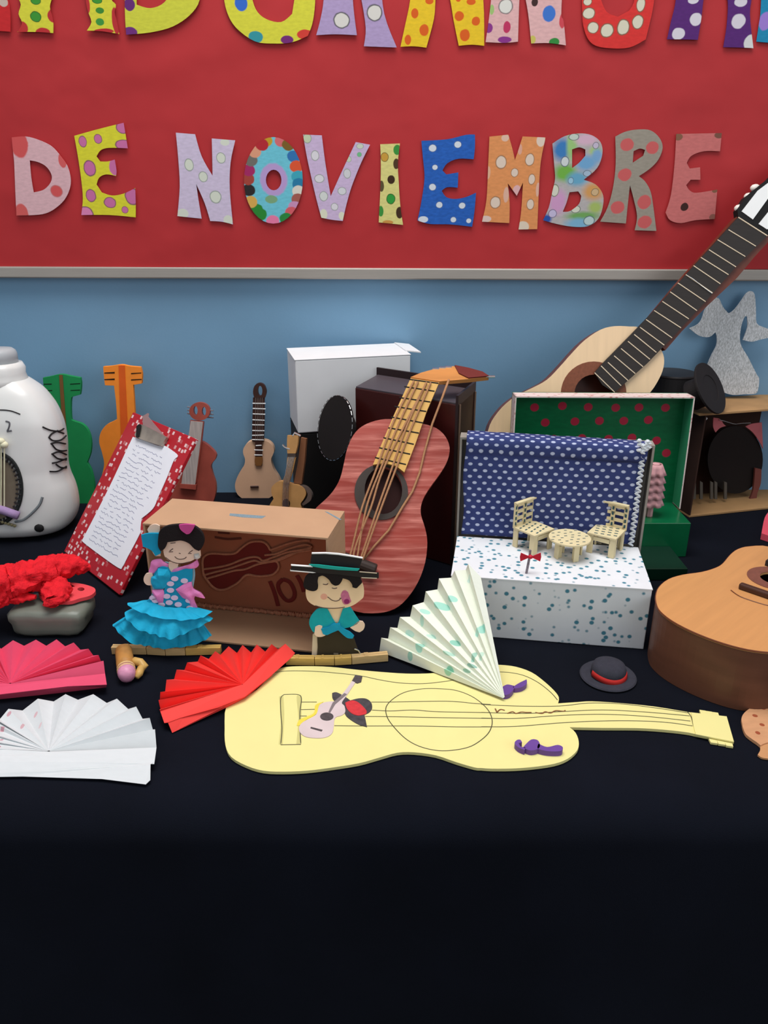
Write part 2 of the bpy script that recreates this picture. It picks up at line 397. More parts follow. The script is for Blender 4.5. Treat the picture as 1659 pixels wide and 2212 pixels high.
letter('letter_m', 'orange letter M with pale cream spots', kC, .3852,
  [(97,143),(203,132),(225,210),(240,275),(262,210),(283,142),(412,148),(385,280),(375,420),(365,662),(260,664),(275,560),(285,400),(250,475),(200,405),(210,520),(208,628),(55,620),(80,500),(90,300)],
  (216,142,88), [(162,287,32,40,(216,196,180),(150,110,80)),(322,273,27,36,(216,196,180),(150,110,80)),(238,345,22,26,(216,196,180),(150,110,80)),(334,383,20,32,(216,196,180),(150,110,80)),(130,512,30,36,(216,196,180),(150,110,80)),(326,523,22,32,(216,196,180),(150,110,80)),(190,470,15,44,(214,170,150)),(185,150,22,20,(216,180,160)),(385,165,24,36,(216,196,180)),(268,215,12,30,(214,160,140)),(250,445,22,30,(216,170,170)),(90,345,12,36,(216,170,140)),(367,440,10,40,(216,170,150)),(75,605,34,18,(216,190,180)),(285,648,34,30,(216,200,180)),(250,530,0.1,0.1,(0,0,0))])
letter('letter_b', 'letter B coloured in patches of blue, green, pink and orange', kC, .3852,
  [(450,182),(520,140),(600,125),(670,135),(720,175),(730,240),(700,320),(625,385),(690,410),(730,460),(735,520),(710,600),(650,645),(560,648),(470,632),(398,612),(430,540),(450,450),(465,380),(460,300)],
  (176,170,170), [(505,215,52,62,(60,120,180)),(520,345,62,50,(110,170,70)),(560,180,30,100,(150,190,120)),(640,160,66,32,(206,170,190)),(690,225,34,26,(160,190,120)),(700,250,30,40,(120,160,200)),(640,290,60,44,(110,160,200)),(590,380,60,40,(100,160,190)),(680,450,60,50,(204,150,90)),(690,540,40,34,(160,180,100)),(620,590,90,26,(110,160,90)),(480,510,50,70,(200,150,190)),(600,630,80,30,(120,170,200)),(418,605,28,26,(40,80,160)),
   (570,145,30,20,(190,200,190),(80,90,100)),(693,193,18,20,(190,180,200),(80,90,100)),(520,283,24,30,(200,206,206),(80,90,110)),(553,390,16,20,(150,190,210),(80,90,110)),(462,445,24,36,(206,206,190),(110,120,90)),(645,350,24,18,(160,180,200),(80,90,100)),(688,455,22,22,(200,170,130),(110,100,80)),(450,575,24,24,(190,180,210),(100,90,120)),(580,550,28,22,(204,206,190),(100,110,100)),(655,615,32,28,(180,200,200),(80,100,110))],
  [[(560,215),(600,203),(635,215),(635,250),(600,290),(560,320)], [(545,455),(595,450),(612,475),(600,520),(550,560),(508,565),(530,510)]], blur=True)
RD = (196,92,92)
letter('letter_r', 'grey letter R with dull red dots', kC, .3852,
  [(803,143),(860,115),(930,103),(1000,108),(1050,150),(1068,205),(1045,270),(1000,320),(935,365),(970,395),(1000,450),(1015,530),(1033,672),(912,668),(925,590),(905,490),(885,415),(875,500),(862,630),(718,620),(760,540),(790,430),(805,300)],
  (150,142,130), [(868,188,38,36,RD),(1010,205,36,36,RD),(855,357,38,36,RD),(815,540,38,36,RD),(965,510,38,40,RD),(967,622,40,36,RD)], [[(905,225),(940,210),(970,218),(960,250),(900,290)]])
letter('letter_e', 'dusty pink letter E with one dark spot, last letter of the row', kC, .3852,
  [(1145,128),(1400,123),(1390,225),(1300,225),(1230,250),(1203,290),(1220,322),(1278,315),(1280,385),(1225,385),(1200,415),(1220,445),(1260,458),(1375,440),(1360,605),(1250,612),(1170,628),(1110,612),(1085,570),(1115,470),(1135,300)],
  (196,110,108), [(1190,537,22,23,(60,36,34)),(1155,145,26,20,(130,90,70)),(1385,135,28,18,(120,80,66)),(1350,595,22,18,(140,90,80)),(1360,445,16,14,(130,90,70))])
# upper row: only the feet of the letters are in the picture
UP = 'cut-out letters of the upper row'
def y2(l): return [(x, y) for x, y in l]
Ztop = -330
letter('letter_r', 'red letter foot at the left edge of the upper row', kT1, .5, [(-150,Ztop),(-20,Ztop),(-10,-150),(40,20),(45,137),(-60,130),(-100,0),(-150,100)], (190,40,44), [(15,10,20,20,(190,170,160))])
letter('letter_a', 'yellow letter A with scalloped red edges and green dots', kT1, .5,
  [(115,Ztop),(440,Ztop),(500,-200),(495,-60),(480,-5),(500,20),(495,55),(505,95),(515,147),(440,135),(375,132),(395,95),(380,50),(370,0),(360,-60),(300,-110),(240,-70),(225,-10),(215,30),(225,70),(230,100),(230,143),(160,138),(75,138),(95,100),(80,60),(90,20),(80,-20),(90,-150)],
  (204,200,60), [(155,72,24,24,(60,140,50),(40,90,40)),(155,3,22,18,(60,140,50),(40,90,40)),(420,3,22,14,(60,140,50),(40,90,40)),(432,46,18,14,(60,130,50)),(432,95,18,16,(60,140,60)),(95,120,26,28,(180,50,50)),(185,140,32,20,(180,46,50)),(230,70,24,30,(176,46,50)),(375,20,14,40,(176,46,50)),(500,90,16,60,(176,46,50)),(450,135,44,12,(180,46,50))], n=3, corner=70)
letter('letter_d', 'yellow-green letter D with purple corners', kT1, .5,
  [(540,Ztop),(700,Ztop),(820,-230),(865,-110),(862,0),(820,65),(745,115),(650,140),(545,150),(540,60),(538,-100)],
  (196,196,64), [(560,20,24,28,(96,40,110)),(560,140,34,24,(104,44,116))], [[(590,-230),(680,-230),(735,-160),(745,-60),(710,10),(650,35),(590,20)]])
letter('letter_o', 'yellow-green letter O with blue, red and purple dots', kT1, .5,
  [(1020,-260),(1160,Ztop),(1300,-260),(1350,-140),(1362,-20),(1352,90),(1330,155),(1260,183),(1180,188),(1100,178),(1020,120),(980,50),(965,-40),(970,-150)],
  (204,200,62), [(1042,15,28,34,(50,100,190)),(1105,160,32,26,(50,140,150)),(1240,172,28,18,(110,40,110)),(1320,150,36,22,(200,60,50))], [[(1090,-150),(1160,-210),(1240,-150),(1275,-60),(1262,60),(1215,95),(1150,82),(1105,40),(1085,-40)]])
letter('letter_a', 'lilac letter A with white dots in the upper row', kT1, .5,
  [(1420,Ztop),(1600,Ztop),(1640,-120),(1660,60),(1714,205),(1572,200),(1580,120),(1560,-10),(1545,-70),(1525,-20),(1530,60),(1542,152),(1450,148),(1366,152),(1385,80),(1398,0),(1405,-150)],
  (166,146,186), [(1475,88,36,36,(206,202,196),(80,80,80)),(1618,55,34,38,(206,202,196),(80,80,80))])
letter('letter_a', 'golden yellow letter with orange dots in the upper row', kT2, .5,
  [(140,Ztop),(380,Ztop),(400,-150),(428,0),(432,198),(378,193),(322,198),(300,90),(285,0),(260,-90),(225,-20),(215,80),(182,206),(130,200),(70,202),(90,110),(112,0),(125,-150)],
  (220,184,40), [(132,58,16,22,(206,90,30)),(172,130,20,26,(206,90,30)),(102,172,14,22,(206,90,30)),(195,5,18,14,(206,90,30)),(324,70,20,22,(206,90,30)),(396,92,18,20,(206,90,30)),(348,152,22,26,(206,90,30)),(375,8,20,14,(206,90,30)),(320,0,10,8,(206,90,30))])
letter('letter_n', 'pale pink letter with large white and blue dots in the upper row', kT2, .5,
  [(470,Ztop),(760,Ztop),(770,-100),(765,60),(775,90),(785,196),(710,186),(635,188),(622,60),(600,-60),(585,-20),(578,180),(520,185),(438,182),(455,60),(465,-60)],
  (210,166,166), [(525,28,32,34,(208,206,200),(120,110,110)),(530,118,16,26,(180,50,90)),(452,122,16,22,(130,50,130)),(520,172,30,14,(130,50,130)),(650,10,14,18,(60,40,40)),(712,60,28,36,(60,110,190)),(734,182,22,18,(50,130,60)),(640,172,14,18,(190,180,90)),(770,90,14,34,(196,70,80)),(465,42,10,22,(150,180,110))])
letter('letter_u', 'red letter U ringed with oval white spots', kT2, .5,
  [(860,Ztop),(970,Ztop),(985,-120),(930,-20),(960,50),(1010,72),(1060,45),(1085,-30),(1080,Ztop),(1180,Ztop),(1175,-100),(1162,30),(1130,170),(1060,205),(970,208),(900,190),(865,130),(855,20)],
  (206,52,50), [(x,y,rx,ry,(206,200,180),(120,90,70)) for x,y,rx,ry in ((884,58,28,26),(902,120,26,26),(962,132,30,32),(1032,118,28,36),(1095,95,26,32),(1108,20,20,34),(878,8,20,18))])
letter('letter_a', 'dark purple letter with white dots in the upper row', kT2, .5,
  [(1270,Ztop),(1580,Ztop),(1590,-50),(1580,60),(1595,208),(1530,205),(1465,204),(1480,110),(1485,10),(1470,-60),(1420,-90),(1385,-30),(1370,80),(1355,172),(1290,170),(1222,170),(1240,90),(1260,0),(1265,-150)],
  (84,40,110), [(1346,84,26,28,(206,200,210)),(1270,146,28,26,(206,200,210)),(1335,0,24,18,(206,200,210)),(1530,92,30,32,(206,200,210)),(1540,8,28,22,(206,200,210)),(1582,185,30,36,(206,206,206))])
letter('letter_l', 'blue letter with a lilac dot at the right edge of the upper row', kT2, .5,
  [(1635,Ztop),(1760,Ztop),(1800,-100),(1790,180),(1700,186),(1608,180),(1618,110),(1628,20)], (30,130,170), [(1645,92,26,40,(150,120,200))])

# ================================================================ THINGS AT THE WALL
# --- green and orange foam guitars
def foam(name, label, col, stripe, fr, outline, slots, strp, ext=None):
    t = thing(name, fr.M, label, 'guitar')
    m = mat(name + '_foam', col, .75, .04, 60)
    cut('body', fr, outline, m, 0, .008, t, n=4, corner=40, bevel=.0008)
    for s_ in slots:
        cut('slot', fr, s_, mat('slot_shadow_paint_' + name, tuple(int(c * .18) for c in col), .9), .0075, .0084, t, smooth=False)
    cut('neck_strip', fr, strp, mat(name + '_strip', stripe, .7), .008, .0095, t, smooth=False)
    return t
fr = standing((80, 1100), (200, 1100), 2.5); fr = Fr(Vector((fr.o.x, 1.405, TZ)), (1, 0, 0), (0, math.sin(.05), math.cos(.05)))
foam('green_guitar', 'flat green foam guitar cut-out with a brown neck strip, leaning on the wall', (24,138,76), (120,84,44), fr,
  kJ([(365,300),(430,288),(517,270),(600,285),(683,300),(690,345),(688,400),(682,445),(620,462),(604,490),(605,640),(625,668),(700,695),(750,750),(776,840),(772,940),(742,1025),(780,1100),(803,1210),(800,1310),(760,1400),(700,1445),(590,1465),(460,1450),(370,1390),(340,1300),(350,1190),(400,1090),(418,1030),(370,960),(335,860),(345,770),(390,710),(450,680),(470,650),(465,480),(440,462),(385,450),(372,380)]),
  [kJ([(595,352),(684,346),(684,352),(600,358)]), kJ([(600,406),(682,401),(682,407),(605,411)]), kJ([(370,352),(440,350),(440,358),(372,358)]), kJ([(388,408),(445,405),(445,412),(390,413)])],
  kJ([(504,278),(532,276),(568,775),(535,782)]))
fr2 = Fr(Vector((-.52, 1.405, TZ)), (1, 0, 0), (0, math.sin(.05), math.cos(.05)))
foam('orange_guitar', 'flat orange foam guitar cut-out with a darker centre strip, leaning on the wall', (246,140,44), (222,92,24), fr2,
  kJ([(880,205),(950,200),(1035,188),(1100,200),(1198,210),(1212,270),(1208,350),(1135,362),(1145,520),(1150,640),(1200,665),(1280,710),(1330,790),(1335,880),(1300,970),(1290,1050),(1350,1120),(1390,1210),(1390,1320),(1330,1430),(1200,1480),(1060,1470),(930,1420),(870,1320),(850,1220),(875,1110),(888,1030),(870,940),(846,850),(858,770),(905,705),(960,675),(998,655),(990,520),(972,368),(895,365),(885,280)]),
  [kJ([(890,256),(978,250),(978,264),(890,264)]), kJ([(890,312),(978,306),(978,320),(890,320)]), kJ([(1118,260),(1206,256),(1206,262),(1118,270)]), kJ([(1118,314),(1208,310),(1208,318),(1118,324)])],
  kJ([(1012,196),(1062,196),(1090,760),(1100,1200),(1040,1200),(1030,760)]))

# --- small red-brown guitar behind the clipboard
fr = Fr(Vector((-.39, 1.33, TZ)), (1, 0, 0), (0, math.sin(.16), math.cos(.16)))
t = thing('brown_guitar', fr.M, 'small red-brown guitar with a round head and grey strip of strings, behind the red clipboard', 'guitar')
mB = mat('redbrown_paint', (158, 74, 62), .45, .12, 40)
cut('body', fr, kCl([(1130,780),(1195,770),(1262,772),(1335,800),(1420,880),(1428,935),(1385,1000),(1398,1080),(1428,1180),(1420,1290),(1370,1390),(1260,1450),(1120,1455),(1000,1420),(940,1340),(930,1240),(970,1140),(1010,1060),(1000,980),(985,900),(1040,820)]), mB, -.012, 0, t)
cut('neck', fr, kCl([(1195,585),(1320,598),(1300,790),(1250,1160),(1120,1160),(1180,790)]), mB, 0, .006, t, smooth=False)
cut('string_strip', fr, kCl([(1200,592),(1312,604),(1240,1178),(1113,1170)]), mat('grey_string_strip', (176,164,160), .4, .2, 400, (1, .05, 1)), .006, .0075, t, smooth=False)
cut('head', fr, kCl(ell(1280,505,95,84,28)), mB, -.004, .006, t, [kCl(ell(1243,498,20,42,12)), kCl(ell(1320,505,20,42,12))], n=1, corner=90)
cut('bridge', fr, kCl([(1100,1172),(1250,1180),(1245,1225),(1095,1210)]), mB, .0, .009, t, smooth=False)
for l in [[(1205,y),(1168,y-8)] for y in (470,500,530)] + [[(1355,y),(1410,y+2)] for y in (495,530,560)]: strokes('tuning_peg', fr, [kCl(l)], .0013, STEEL, t, .001, 1)

# --- tan little guitar
fr = Fr(Vector((-.26, 1.425, TZ)), (1, 0, 0), (0, math.sin(.06), math.cos(.06)))
t = thing('tan_guitar', fr.M, 'small tan guitar with a dark fretted neck, standing against the blue wall', 'guitar')
mt = mat('tan_smooth_wood', (236, 190, 156), .5, .05, 20)
DW = mat('dark_walnut_wood', (66, 40, 34), .5, .15, 60)
cut('body', fr, kM([(295,1255),(240,1280),(195,1340),(190,1400),(212,1470),(200,1540),(150,1620),(108,1710),(95,1790),(120,1870),(180,1925),(270,1955),(370,1962),(450,1942),(540,1890),(600,1830),(630,1770),(605,1690),(545,1590),(515,1480),(535,1420),(550,1375),(530,1310),(480,1265),(430,1250),(360,1245)]), mt, -.018, 0, t, bevel=.002)
cut('neck', fr, kM([(305,750),(440,750),(440,1000),(432,1255),(412,1270),(410,1540),(330,1540),(330,1270),(292,1255),(298,1000)]), DW, 0, .004, t, smooth=False)
cut('head', fr, kM([(318,752),(305,680),(325,610),(380,580),(435,605),(462,680),(445,752)]), DW, -.003, .005, t, [kM(ell(388,672,26,58,14))], corner=60)
cut('soundhole', fr, kM([(330,1440),(412,1440),(415,1500),(400,1545),(340,1545),(325,1500)]), mat('amber_inlay', (140,92,48), .6), .0, .0044, t)
for a, b, y, d in ((300,452,818,2),(302,452,880,5),(302,448,943,6),(300,440,1012,6),(296,436,1069,3),(298,438,1136,3),(295,432,1189,-4),(295,430,1242,4),(338,405,1308,-4),(320,424,1362,4),(320,415,1420,2)):
    strokes('fret', fr, [kM([(a,y-d/2),(b,y+d/2)])], .0011, WHITE, t, .0042, .6)
strokes('strings', fr, [kM([(x,750),(x+3,1250)]) for x in (335,355,375,395,415)], .0003, mat('grey_thread', (150,140,136), .5), t, .0048, 1)
strokes('bridge', fr, [kM([(275,1790),(370,1788)])], .0022, DW, t, .002, .8)

# --- tiny toy guitar on a stick stand
fr = Fr(Vector((-.17, 1.15, TZ)), (1, -.15, 0), (0, math.sin(.2), math.cos(.2)))
t = thing('toy_guitar', fr.M, 'tiny ochre toy guitar with silver strings behind the cardboard box', 'guitar')
mo = mat('ochre_wood', (186, 138, 84), .5, .12, 40)
cut('body', fr, kM([(525,1790),(590,1732),(650,1728),(740,1755),(830,1768),(895,1805),(922,1870),(895,1935),(860,1990),(880,2080),(870,2200),(760,2290),(600,2290),(480,2220),(455,2110),(500,2000),(545,1930),(520,1860)]), mo, -.014, 0, t)
cut('rim', fr, kM([(830,1768),(920,1790),(985,1870),(975,1950),(890,2010),(870,1990),(925,1930),(940,1870),(900,1805)]), mat('grey_metal_rim', (120,104,96), .35, .1, metal=.5), -.013, -.002, t)
cut('neck', fr, kM([(705,1440),(805,1445),(770,1600),(730,1740),(650,1735),(690,1600)]), mo, 0, .003, t, smooth=False)
cut('head', fr, kM([(705,1190),(835,1195),(825,1300),(800,1400),(705,1400),(700,1300)]), mo, -.004, .004, t, corner=60)
cut('nut', fr, kM([(706,1400),(800,1402),(800,1440),(704,1438)]), mat('dark_nut', (70,58,52), .5), 0, .004, t, smooth=False)
strokes('strings', fr, [kM([(x,1440),(x-60,1760),(x-70,2020)]) for x in (722,738,754,770,786)], .0007, STEEL, t, .0038, 1)
cut('soundhole', fr, kM(ell(690,1985,46,55,16)), BLACK, 0, .0008, t, n=1, corner=90)
for l in ([(735,1350),(680,1330),(650,1298)],[(770,1195),(790,1160),(860,1195)]): strokes('tuning_peg', fr, [kM(l)], .0016, STEEL, t, .003, 1)
cut('support_stick', fr, kM([(862,1215),(925,1230),(905,1500),(870,1760),(780,1745),(830,1500)]), mat('brown_stick', (120,76,48), .7, .2, 50, (1, .1, 1)), -.014, -.005, t, smooth=False)

# ================================================================ BOXES AT THE BACK
def zvec(p, h): return Vector((p.x, p.y, TZ + h))
def boxthing(name, label, cat, m, corners, z0, z1, lid=None, bev=.0015, group=None):
    """closed box over four table points fl, fr, br, bl"""
    c = sum((Vector((p.x, p.y, 0)) for p in corners), Vector()) / 4; M = Matrix.Translation((c.x, c.y, TZ + z0))
    mb = MB(); q = [Vector((p.x - c.x, p.y - c.y, 0)) for p in corners]
    mb.hexa(q, [v + Vector((0, 0, z1 - z0)) for v in q])
    return M, mb, q
# white box on the black box
HW = .298
TL, TBR, FLw, FRw = tab(604, 749, HW), tab(832, 737, HW), tab(637, 777, HW), tab(887, 765, HW)
un = (FRw - FLw).normalized(); bk = Vector((-un.y, un.x, 0))
wid = (FRw - FLw).length; dep = (TL - FLw).dot(bk); dep = min(dep, (WY - .012 - max(FLw.y, FRw.y)) / bk.y)
lo = 0.0
for i in range(60):
    z = HW - i * .004
    if proj(zvec(FLw, z))[1] > 934: break
ZB = z
cor = [FLw, FLw + un * wid, FLw + un * wid + bk * dep, FLw + bk * dep]
def open_edges(name, label, cat, cor, z0, z1, m, seam=None):
    c = sum((Vector((p.x, p.y, 0)) for p in cor), Vector()) / 4
    t = thing(name, Matrix.Translation((c.x, c.y, TZ + z0)), label, cat)
    q = [Vector((p.x - c.x, p.y - c.y, 0)) for p in cor]; h = z1 - z0
    mb = MB(); mb.hexa(q, [v + Vector((0, 0, h - .0016)) for v in q]); mb.build('carton', m, t, bevel=.002)
    mb = MB(); e = [v * 1.008 for v in q]; mb.hexa([v + Vector((0, 0, h - .0016)) for v in e], [v + Vector((0, 0, h)) for v in e]); mb.build('top_flap', m, t, bevel=.0006)
    return t, q, h
bw, qw, hw = open_edges('white_box', 'white cardboard box on top of the black box at the wall', 'box', cor, ZB, HW, mat('white_box_card', (226, 226, 228), .65, .02))
mb = MB(); g = q = qw
a, b = qw[2], qw[1]
mb.hexa([a * .98 + Vector((0, 0, hw)), a * .98 + (b - a) * .75 + Vector((0, 0, hw)), a * .98 + (b - a) * .75 + un * .028 + Vector((0, 0, hw - .004)), a * .98 + un * .028 + Vector((0, 0, hw - .004))],
        [v + Vector((0, 0, .002)) for v in [a * .98 + Vector((0, 0, hw)), a * .98 + (b - a) * .75 + Vector((0, 0, hw)), a * .98 + (b - a) * .75 + un * .028 + Vector((0, 0, hw - .004)), a * .98 + un * .028 + Vector((0, 0, hw - .004))]])
mb.build('tucked_flap', mat('white_box_card', (0, 0, 0)), bw)
wb = .105
c2 = [FLw + bk * .002, FLw + un * wb + bk * .002, FLw + un * wb + bk * (dep - .001), FLw + bk * (dep - .001)]
open_edges('black_box', 'black box standing on the table under the white box', 'box', c2, 0, ZB - .0003, mat('black_box_card', (22, 20, 20), .6, .1))

# tall dark red-brown box behind the painted guitar
FRc = tab(987, 1222); HC = height(FRc, 872)
fl_, fr_, bl_, br_ = tab(767, 835, HC), tab(990, 872, HC), tab(810, 806, HC), tab(1034, 835, HC)
br_ = fr_ + (br_ - fr_) * .85
cor = [fl_, fr_, br_, fl_ + (br_ - fr_)]
c = sum((Vector((p.x, p.y, 0)) for p in cor), Vector()) / 4
t = thing('dark_box', Matrix.Translation((c.x, c.y, TZ)), 'tall glossy dark red-brown box behind the red painted guitar', 'box')
q = [Vector((p.x - c.x, p.y - c.y, 0)) for p in cor]; up = Vector((0, 0, 1))
mb = MB(); mb.hexa(q, [v + up * (HC - .002) for v in q]); mb.build('body', mat('maroon_gloss_paint', (62, 20, 18), .3, .15, 20, spec=.5), t, bevel=.0015)
mb = MB(); mb.hexa([v * .985 + up * (HC - .002) for v in q], [v * .985 + up * HC for v in q]); mb.build('top_panel', mat('dark_grey_top', (74, 66, 72), .45, .12, 14), t)
for a, b in ((q[3], q[2]), (q[2], q[1])):
    d = (b - a).normalized(); nrm = Vector((d.y, -d.x, 0)); nrm = nrm if nrm.dot(-a) < 0 else -nrm
    mb = MB(); mb.hexa([a, b, b + nrm * -.004, a + nrm * -.004], [v + up * (HC + .012) for v in (a, b, b + nrm * -.004, a + nrm * -.004)])
    mb.build('rim_board', mat('dark_rim', (44, 30, 32), .4), t)
sd = q[2] - q[1]
for f_ in (.06, .94):
    mb = MB(); p = q[1] + sd * f_ + Vector((.0012, 0, 0)); mb.tube([p + up * .002, p + up * (HC - .003)], .0016, 6); mb.build('edge_tape', mat('brown_tape', (120,96,80), .4), t)

# black round hat beside it
n_ = Vector((-.80, -.52, .25)).normalized(); u_ = Vector((0, 0, 1)).cross(n_).normalized()
cc = Vector((0, 0, 0)); d = ray(727, 925); cc = CAM + d * (1.235 / d.y)
HM = Fr(cc, u_, n_.cross(u_))
t = thing('black_hat', HM.M, 'black round flat hat with silver stitched edge, leaning left of the dark red-brown box', 'hat')
mh = mat('black_felt', (22, 16, 16), .85, .1)
mb = MB(); mb.lathe([(.0001, 0), (.052, 0), (.0535, .001), (.0535, .003), (.052, .004), (.0001, .004)], 40); mb.build('brim', mh, t, smooth=False)
mb = MB(); mb.lathe([(.0001, -.001), (.026, -.001), (.025, -.022), (.023, -.024), (.0001, -.024)], 32); mb.build('crown', mh, t)
mb = MB()
for i in range(30):
    a = i / 30 * 2 * math.pi; b = a + .13
    mb.tube([(.0535 * math.cos(x), .0535 * math.sin(x), .0042) for x in (a, (a + b) / 2, b)], .0006, 5)
mb.build('edge_stitching', STEEL, t)

# ================================================================ RED PAINTED GUITAR
edge = (fl_ + fr_) / 2
by = .967; ey = fl_.y + (fr_.y - fl_.y) * ((.05 - fl_.x) / (fr_.x - fl_.x)); lean = math.degrees(math.atan((ey - .020 - by) / HC))
fr = Fr(Vector((.0, by, TZ + .008)), (1, -.02, 0), (0, math.sin(math.radians(lean)), math.cos(math.radians(lean))))
GF = fr
t = thing('painted_guitar', fr.M, 'red-brown painted cardboard guitar with a wooden neck and twine strings, leaning on the dark box', 'guitar')
m, nt, b_, co = basic('gloss_streaked_red_paint', .42, .45)
wv = nt.nodes.new('ShaderNodeTexWave'); wv.bands_direction = 'Y'; wv.inputs['Scale'].default_value = 19; wv.inputs['Distortion'].default_value = 9; wv.inputs['Detail'].default_value = 4; wv.inputs['Detail Scale'].default_value = 2.2
nt.links.new(vm(nt, 'MULTIPLY', co, (.12, 1, 1)), wv.inputs['Vector'])
f = mth(nt, 'MULTIPLY', mth(nt, 'POWER', noise_n(nt, co, 105, 4, (.10, 1, 1)), 5.0), 5.5); f = mth(nt, 'MINIMUM', mth(nt, 'ADD', f, mth(nt, 'MULTIPLY', mth(nt, 'POWER', wv.outputs[1], 9.0), .35)), 1.0)
nt.links.new(mixc(nt, f, vary(nt, co, (146, 48, 36), .3, 14, (.3, 1, 1)), lin((200, 118, 106))), b_.inputs['Base Color'])  # pale streaks in the red also carry gloss highlights as colour
bump(nt, b_, wv.outputs[1], .12, .0012)
mg = m
body = [(845,615),(740,625),(640,665),(575,730),(530,830),(510,920),(480,1040),(430,1130),(370,1195),(300,1260),(240,1350),(212,1480),(235,1640),(320,1790),(450,1920),(600,1995),(750,2005),(870,1975),(960,1900),(1040,1780),(1090,1640),(1105,1500),(1090,1400),(1058,1290),(1070,1200),(1120,1110),(1200,1000),(1250,910),(1265,820),(1235,740),(1170,680),(1080,650),(1000,640)]
hole = ell(775,1135,150,175,28)
cut('body', fr, kG(body), mg, -.010, 0, t, [kG(hole)], n=3, corner=80)
cut('rosette', fr, kG(ell(775,1137,192,200,32)), mat('charcoal_ring', (62,54,50), .7), 0, .0025, t, [kG(ell(790,1125,135,170,28))], n=1, corner=90)
cut('soundhole_back', fr, kG(ell(775,1135,165,190,28)), mat('hole_maroon', (44,14,12), .8), -.0115, -.0102, t, n=1, corner=90)
mn = mat('honey_neck_wood', (214, 168, 92), .45, .14, 30, (1, .12, 1))
cut('neck', fr, kG([(985,322),(1190,352),(1100,560),(1020,790),(940,995),(880,950),(800,930),(715,942),(850,620)]), mn, .0025, .010, t, smooth=False)
for a, b in (((940,382),(1157,415)),((905,460),(1127,492)),((870,524),(1097,560)),((846,600),(1075,642)),((825,677),(1044,715)),((790,748),(1008,795)),((760,820),(982,866)),((730,890),(952,940)),((978,330),(1185,358))):
    strokes('fret', fr, [kG([a, b])], .0010, BLACK, t, .0102, .6)
# headstock bent back at the nut
p0 = fr.M @ fr.p3(*one(kG, 985, 322), .006); p1 = fr.M @ fr.p3(*one(kG, 1190, 352), .006)
hf = Fr((p0 + p1) / 2, (1, 0, 0), (0, 1, .34))
HF = hf.M.inverted()
mb = MB(); o = [hf.loc(*one(kG, x, y)) for x, y in ((985,322),(1060,290),(1150,265),(1290,243),(1400,262),(1500,290),(1545,320),(1400,336),(1250,348),(1190,352))]
mb.prism(o, -.004, .002); hs = mb.build('headstock', mat('headstock_wood', (196,132,72), .45, .2, 40, (.2, 1, 1)), t)
hs.matrix_basis = fr.M.inverted() @ hf.M
for x, y in ((1165,262),(1212,255),(1255,250),(1480,320),(1520,318),(1565,320)):
    mb = MB(); a, b = hf.loc(*one(kG, x, y)); mb.tube([(a - .005, b, .002), (a + .005, b, .002)], .0016, 6)
    pg = mb.build('tuning_peg', STEEL, t); pg.matrix_basis = hs.matrix_basis
mb = MB(); o = [hf.loc(*one(kG, x, y)) for x, y in ((1300,243),(1400,262),(1500,290),(1545,320),(1400,334),(1330,300))]
mb.prism(o, .002, .004); hc_ = mb.build('headstock_cap', mat('dark_red_head', (104, 38, 34), .5), t); hc_.matrix_basis = hs.matrix_basis
for l in ([(1075,400),(800,950),(700,1250),(600,1500),(570,1620)],[(1010,340),(860,640),(745,960),(640,1240),(575,1500),(545,1620)],[(1040,345),(900,650),(775,960),(668,1250),(600,1620)],[(1100,350),(960,660),(850,970),(740,1280),(625,1620)],[(1130,352),(990,680),(880,970),(760,1290),(640,1625)]):
    strokes('string', fr, [kG(l)], .0015, TWINE, t, .0125, 1)
mb = MB(); l = [(1260,330,.014),(1205,480,.012),(1140,650,.004),(1085,850,.003),(1050,1000,.003),(1000,1130,.003),(930,1240,.004),(830,1410,.004),(720,1530,.004),(650,1620,.006)]
mb.tube([(*fr.loc(*one(kG, x, y), w_), w_) for x, y, w_ in l], .0017, 6); mb.build('loose_string', TWINE, t, smooth=True)
a = fr.p3(*one(kG, 470, 1600), .008); b = fr.p3(*one(kG, 735, 1700), .008)
mb = MB(); mb.tube([a, a.lerp(b, .5), b], .0095, 14); mb.build('bridge', mat('dark_rolled_card', (50,38,34), .6), t, smooth=False, bevel=.002)

# ================================================================ CARDBOARD STAGE BOX
fr0, fl0 = tab(716, 1415), tab(339, 1375); HS = height(fr0, 1162)
uS = (fr0 - fl0).normalized(); bS = Vector((-uS.y, uS.x, 0)); W_, D_ = (fr0 - fl0).length, .088
FS = Fr(fl0, uS, (0, 0, 1))            # local x along front, y up, z towards the viewer
t = thing('cardboard_stage', FS.M, 'open-fronted brown cardboard box with a guitar outlined in cord on its back wall', 'box')
def panel(name, lo_, hi_, m=CARD):
    mb = MB(); c_ = [(a + b) / 2 for a, b in zip(lo_, hi_)]; d_ = [b - a for a, b in zip(lo_, hi_)]
    mb.box(c_, d_); return mb.build(name, m, t, bevel=.0006)
INN = mat('painted_inside_brown', (160, 98, 70), .8, .08, 20)
T_ = .003
panel('top_panel', (0, HS - T_, -D_), (W_, HS, 0)); panel('bottom_panel', (0, 0, -D_), (W_, T_, 0))
panel('back_panel', (T_, T_, -D_), (W_ - T_, HS - T_, -D_ + T_), INN)
panel('side_panel', (0, T_, -D_), (T_, HS - T_, 0)); panel('side_panel', (W_ - T_, T_, -D_), (W_, HS - T_, 0))
FBk = Fr(FS.o + bS * (D_ - T_ - .0004), uS, (0, 0, 1))
def shift(o): o.matrix_basis = FS.M.inverted() @ FBk.M; return o
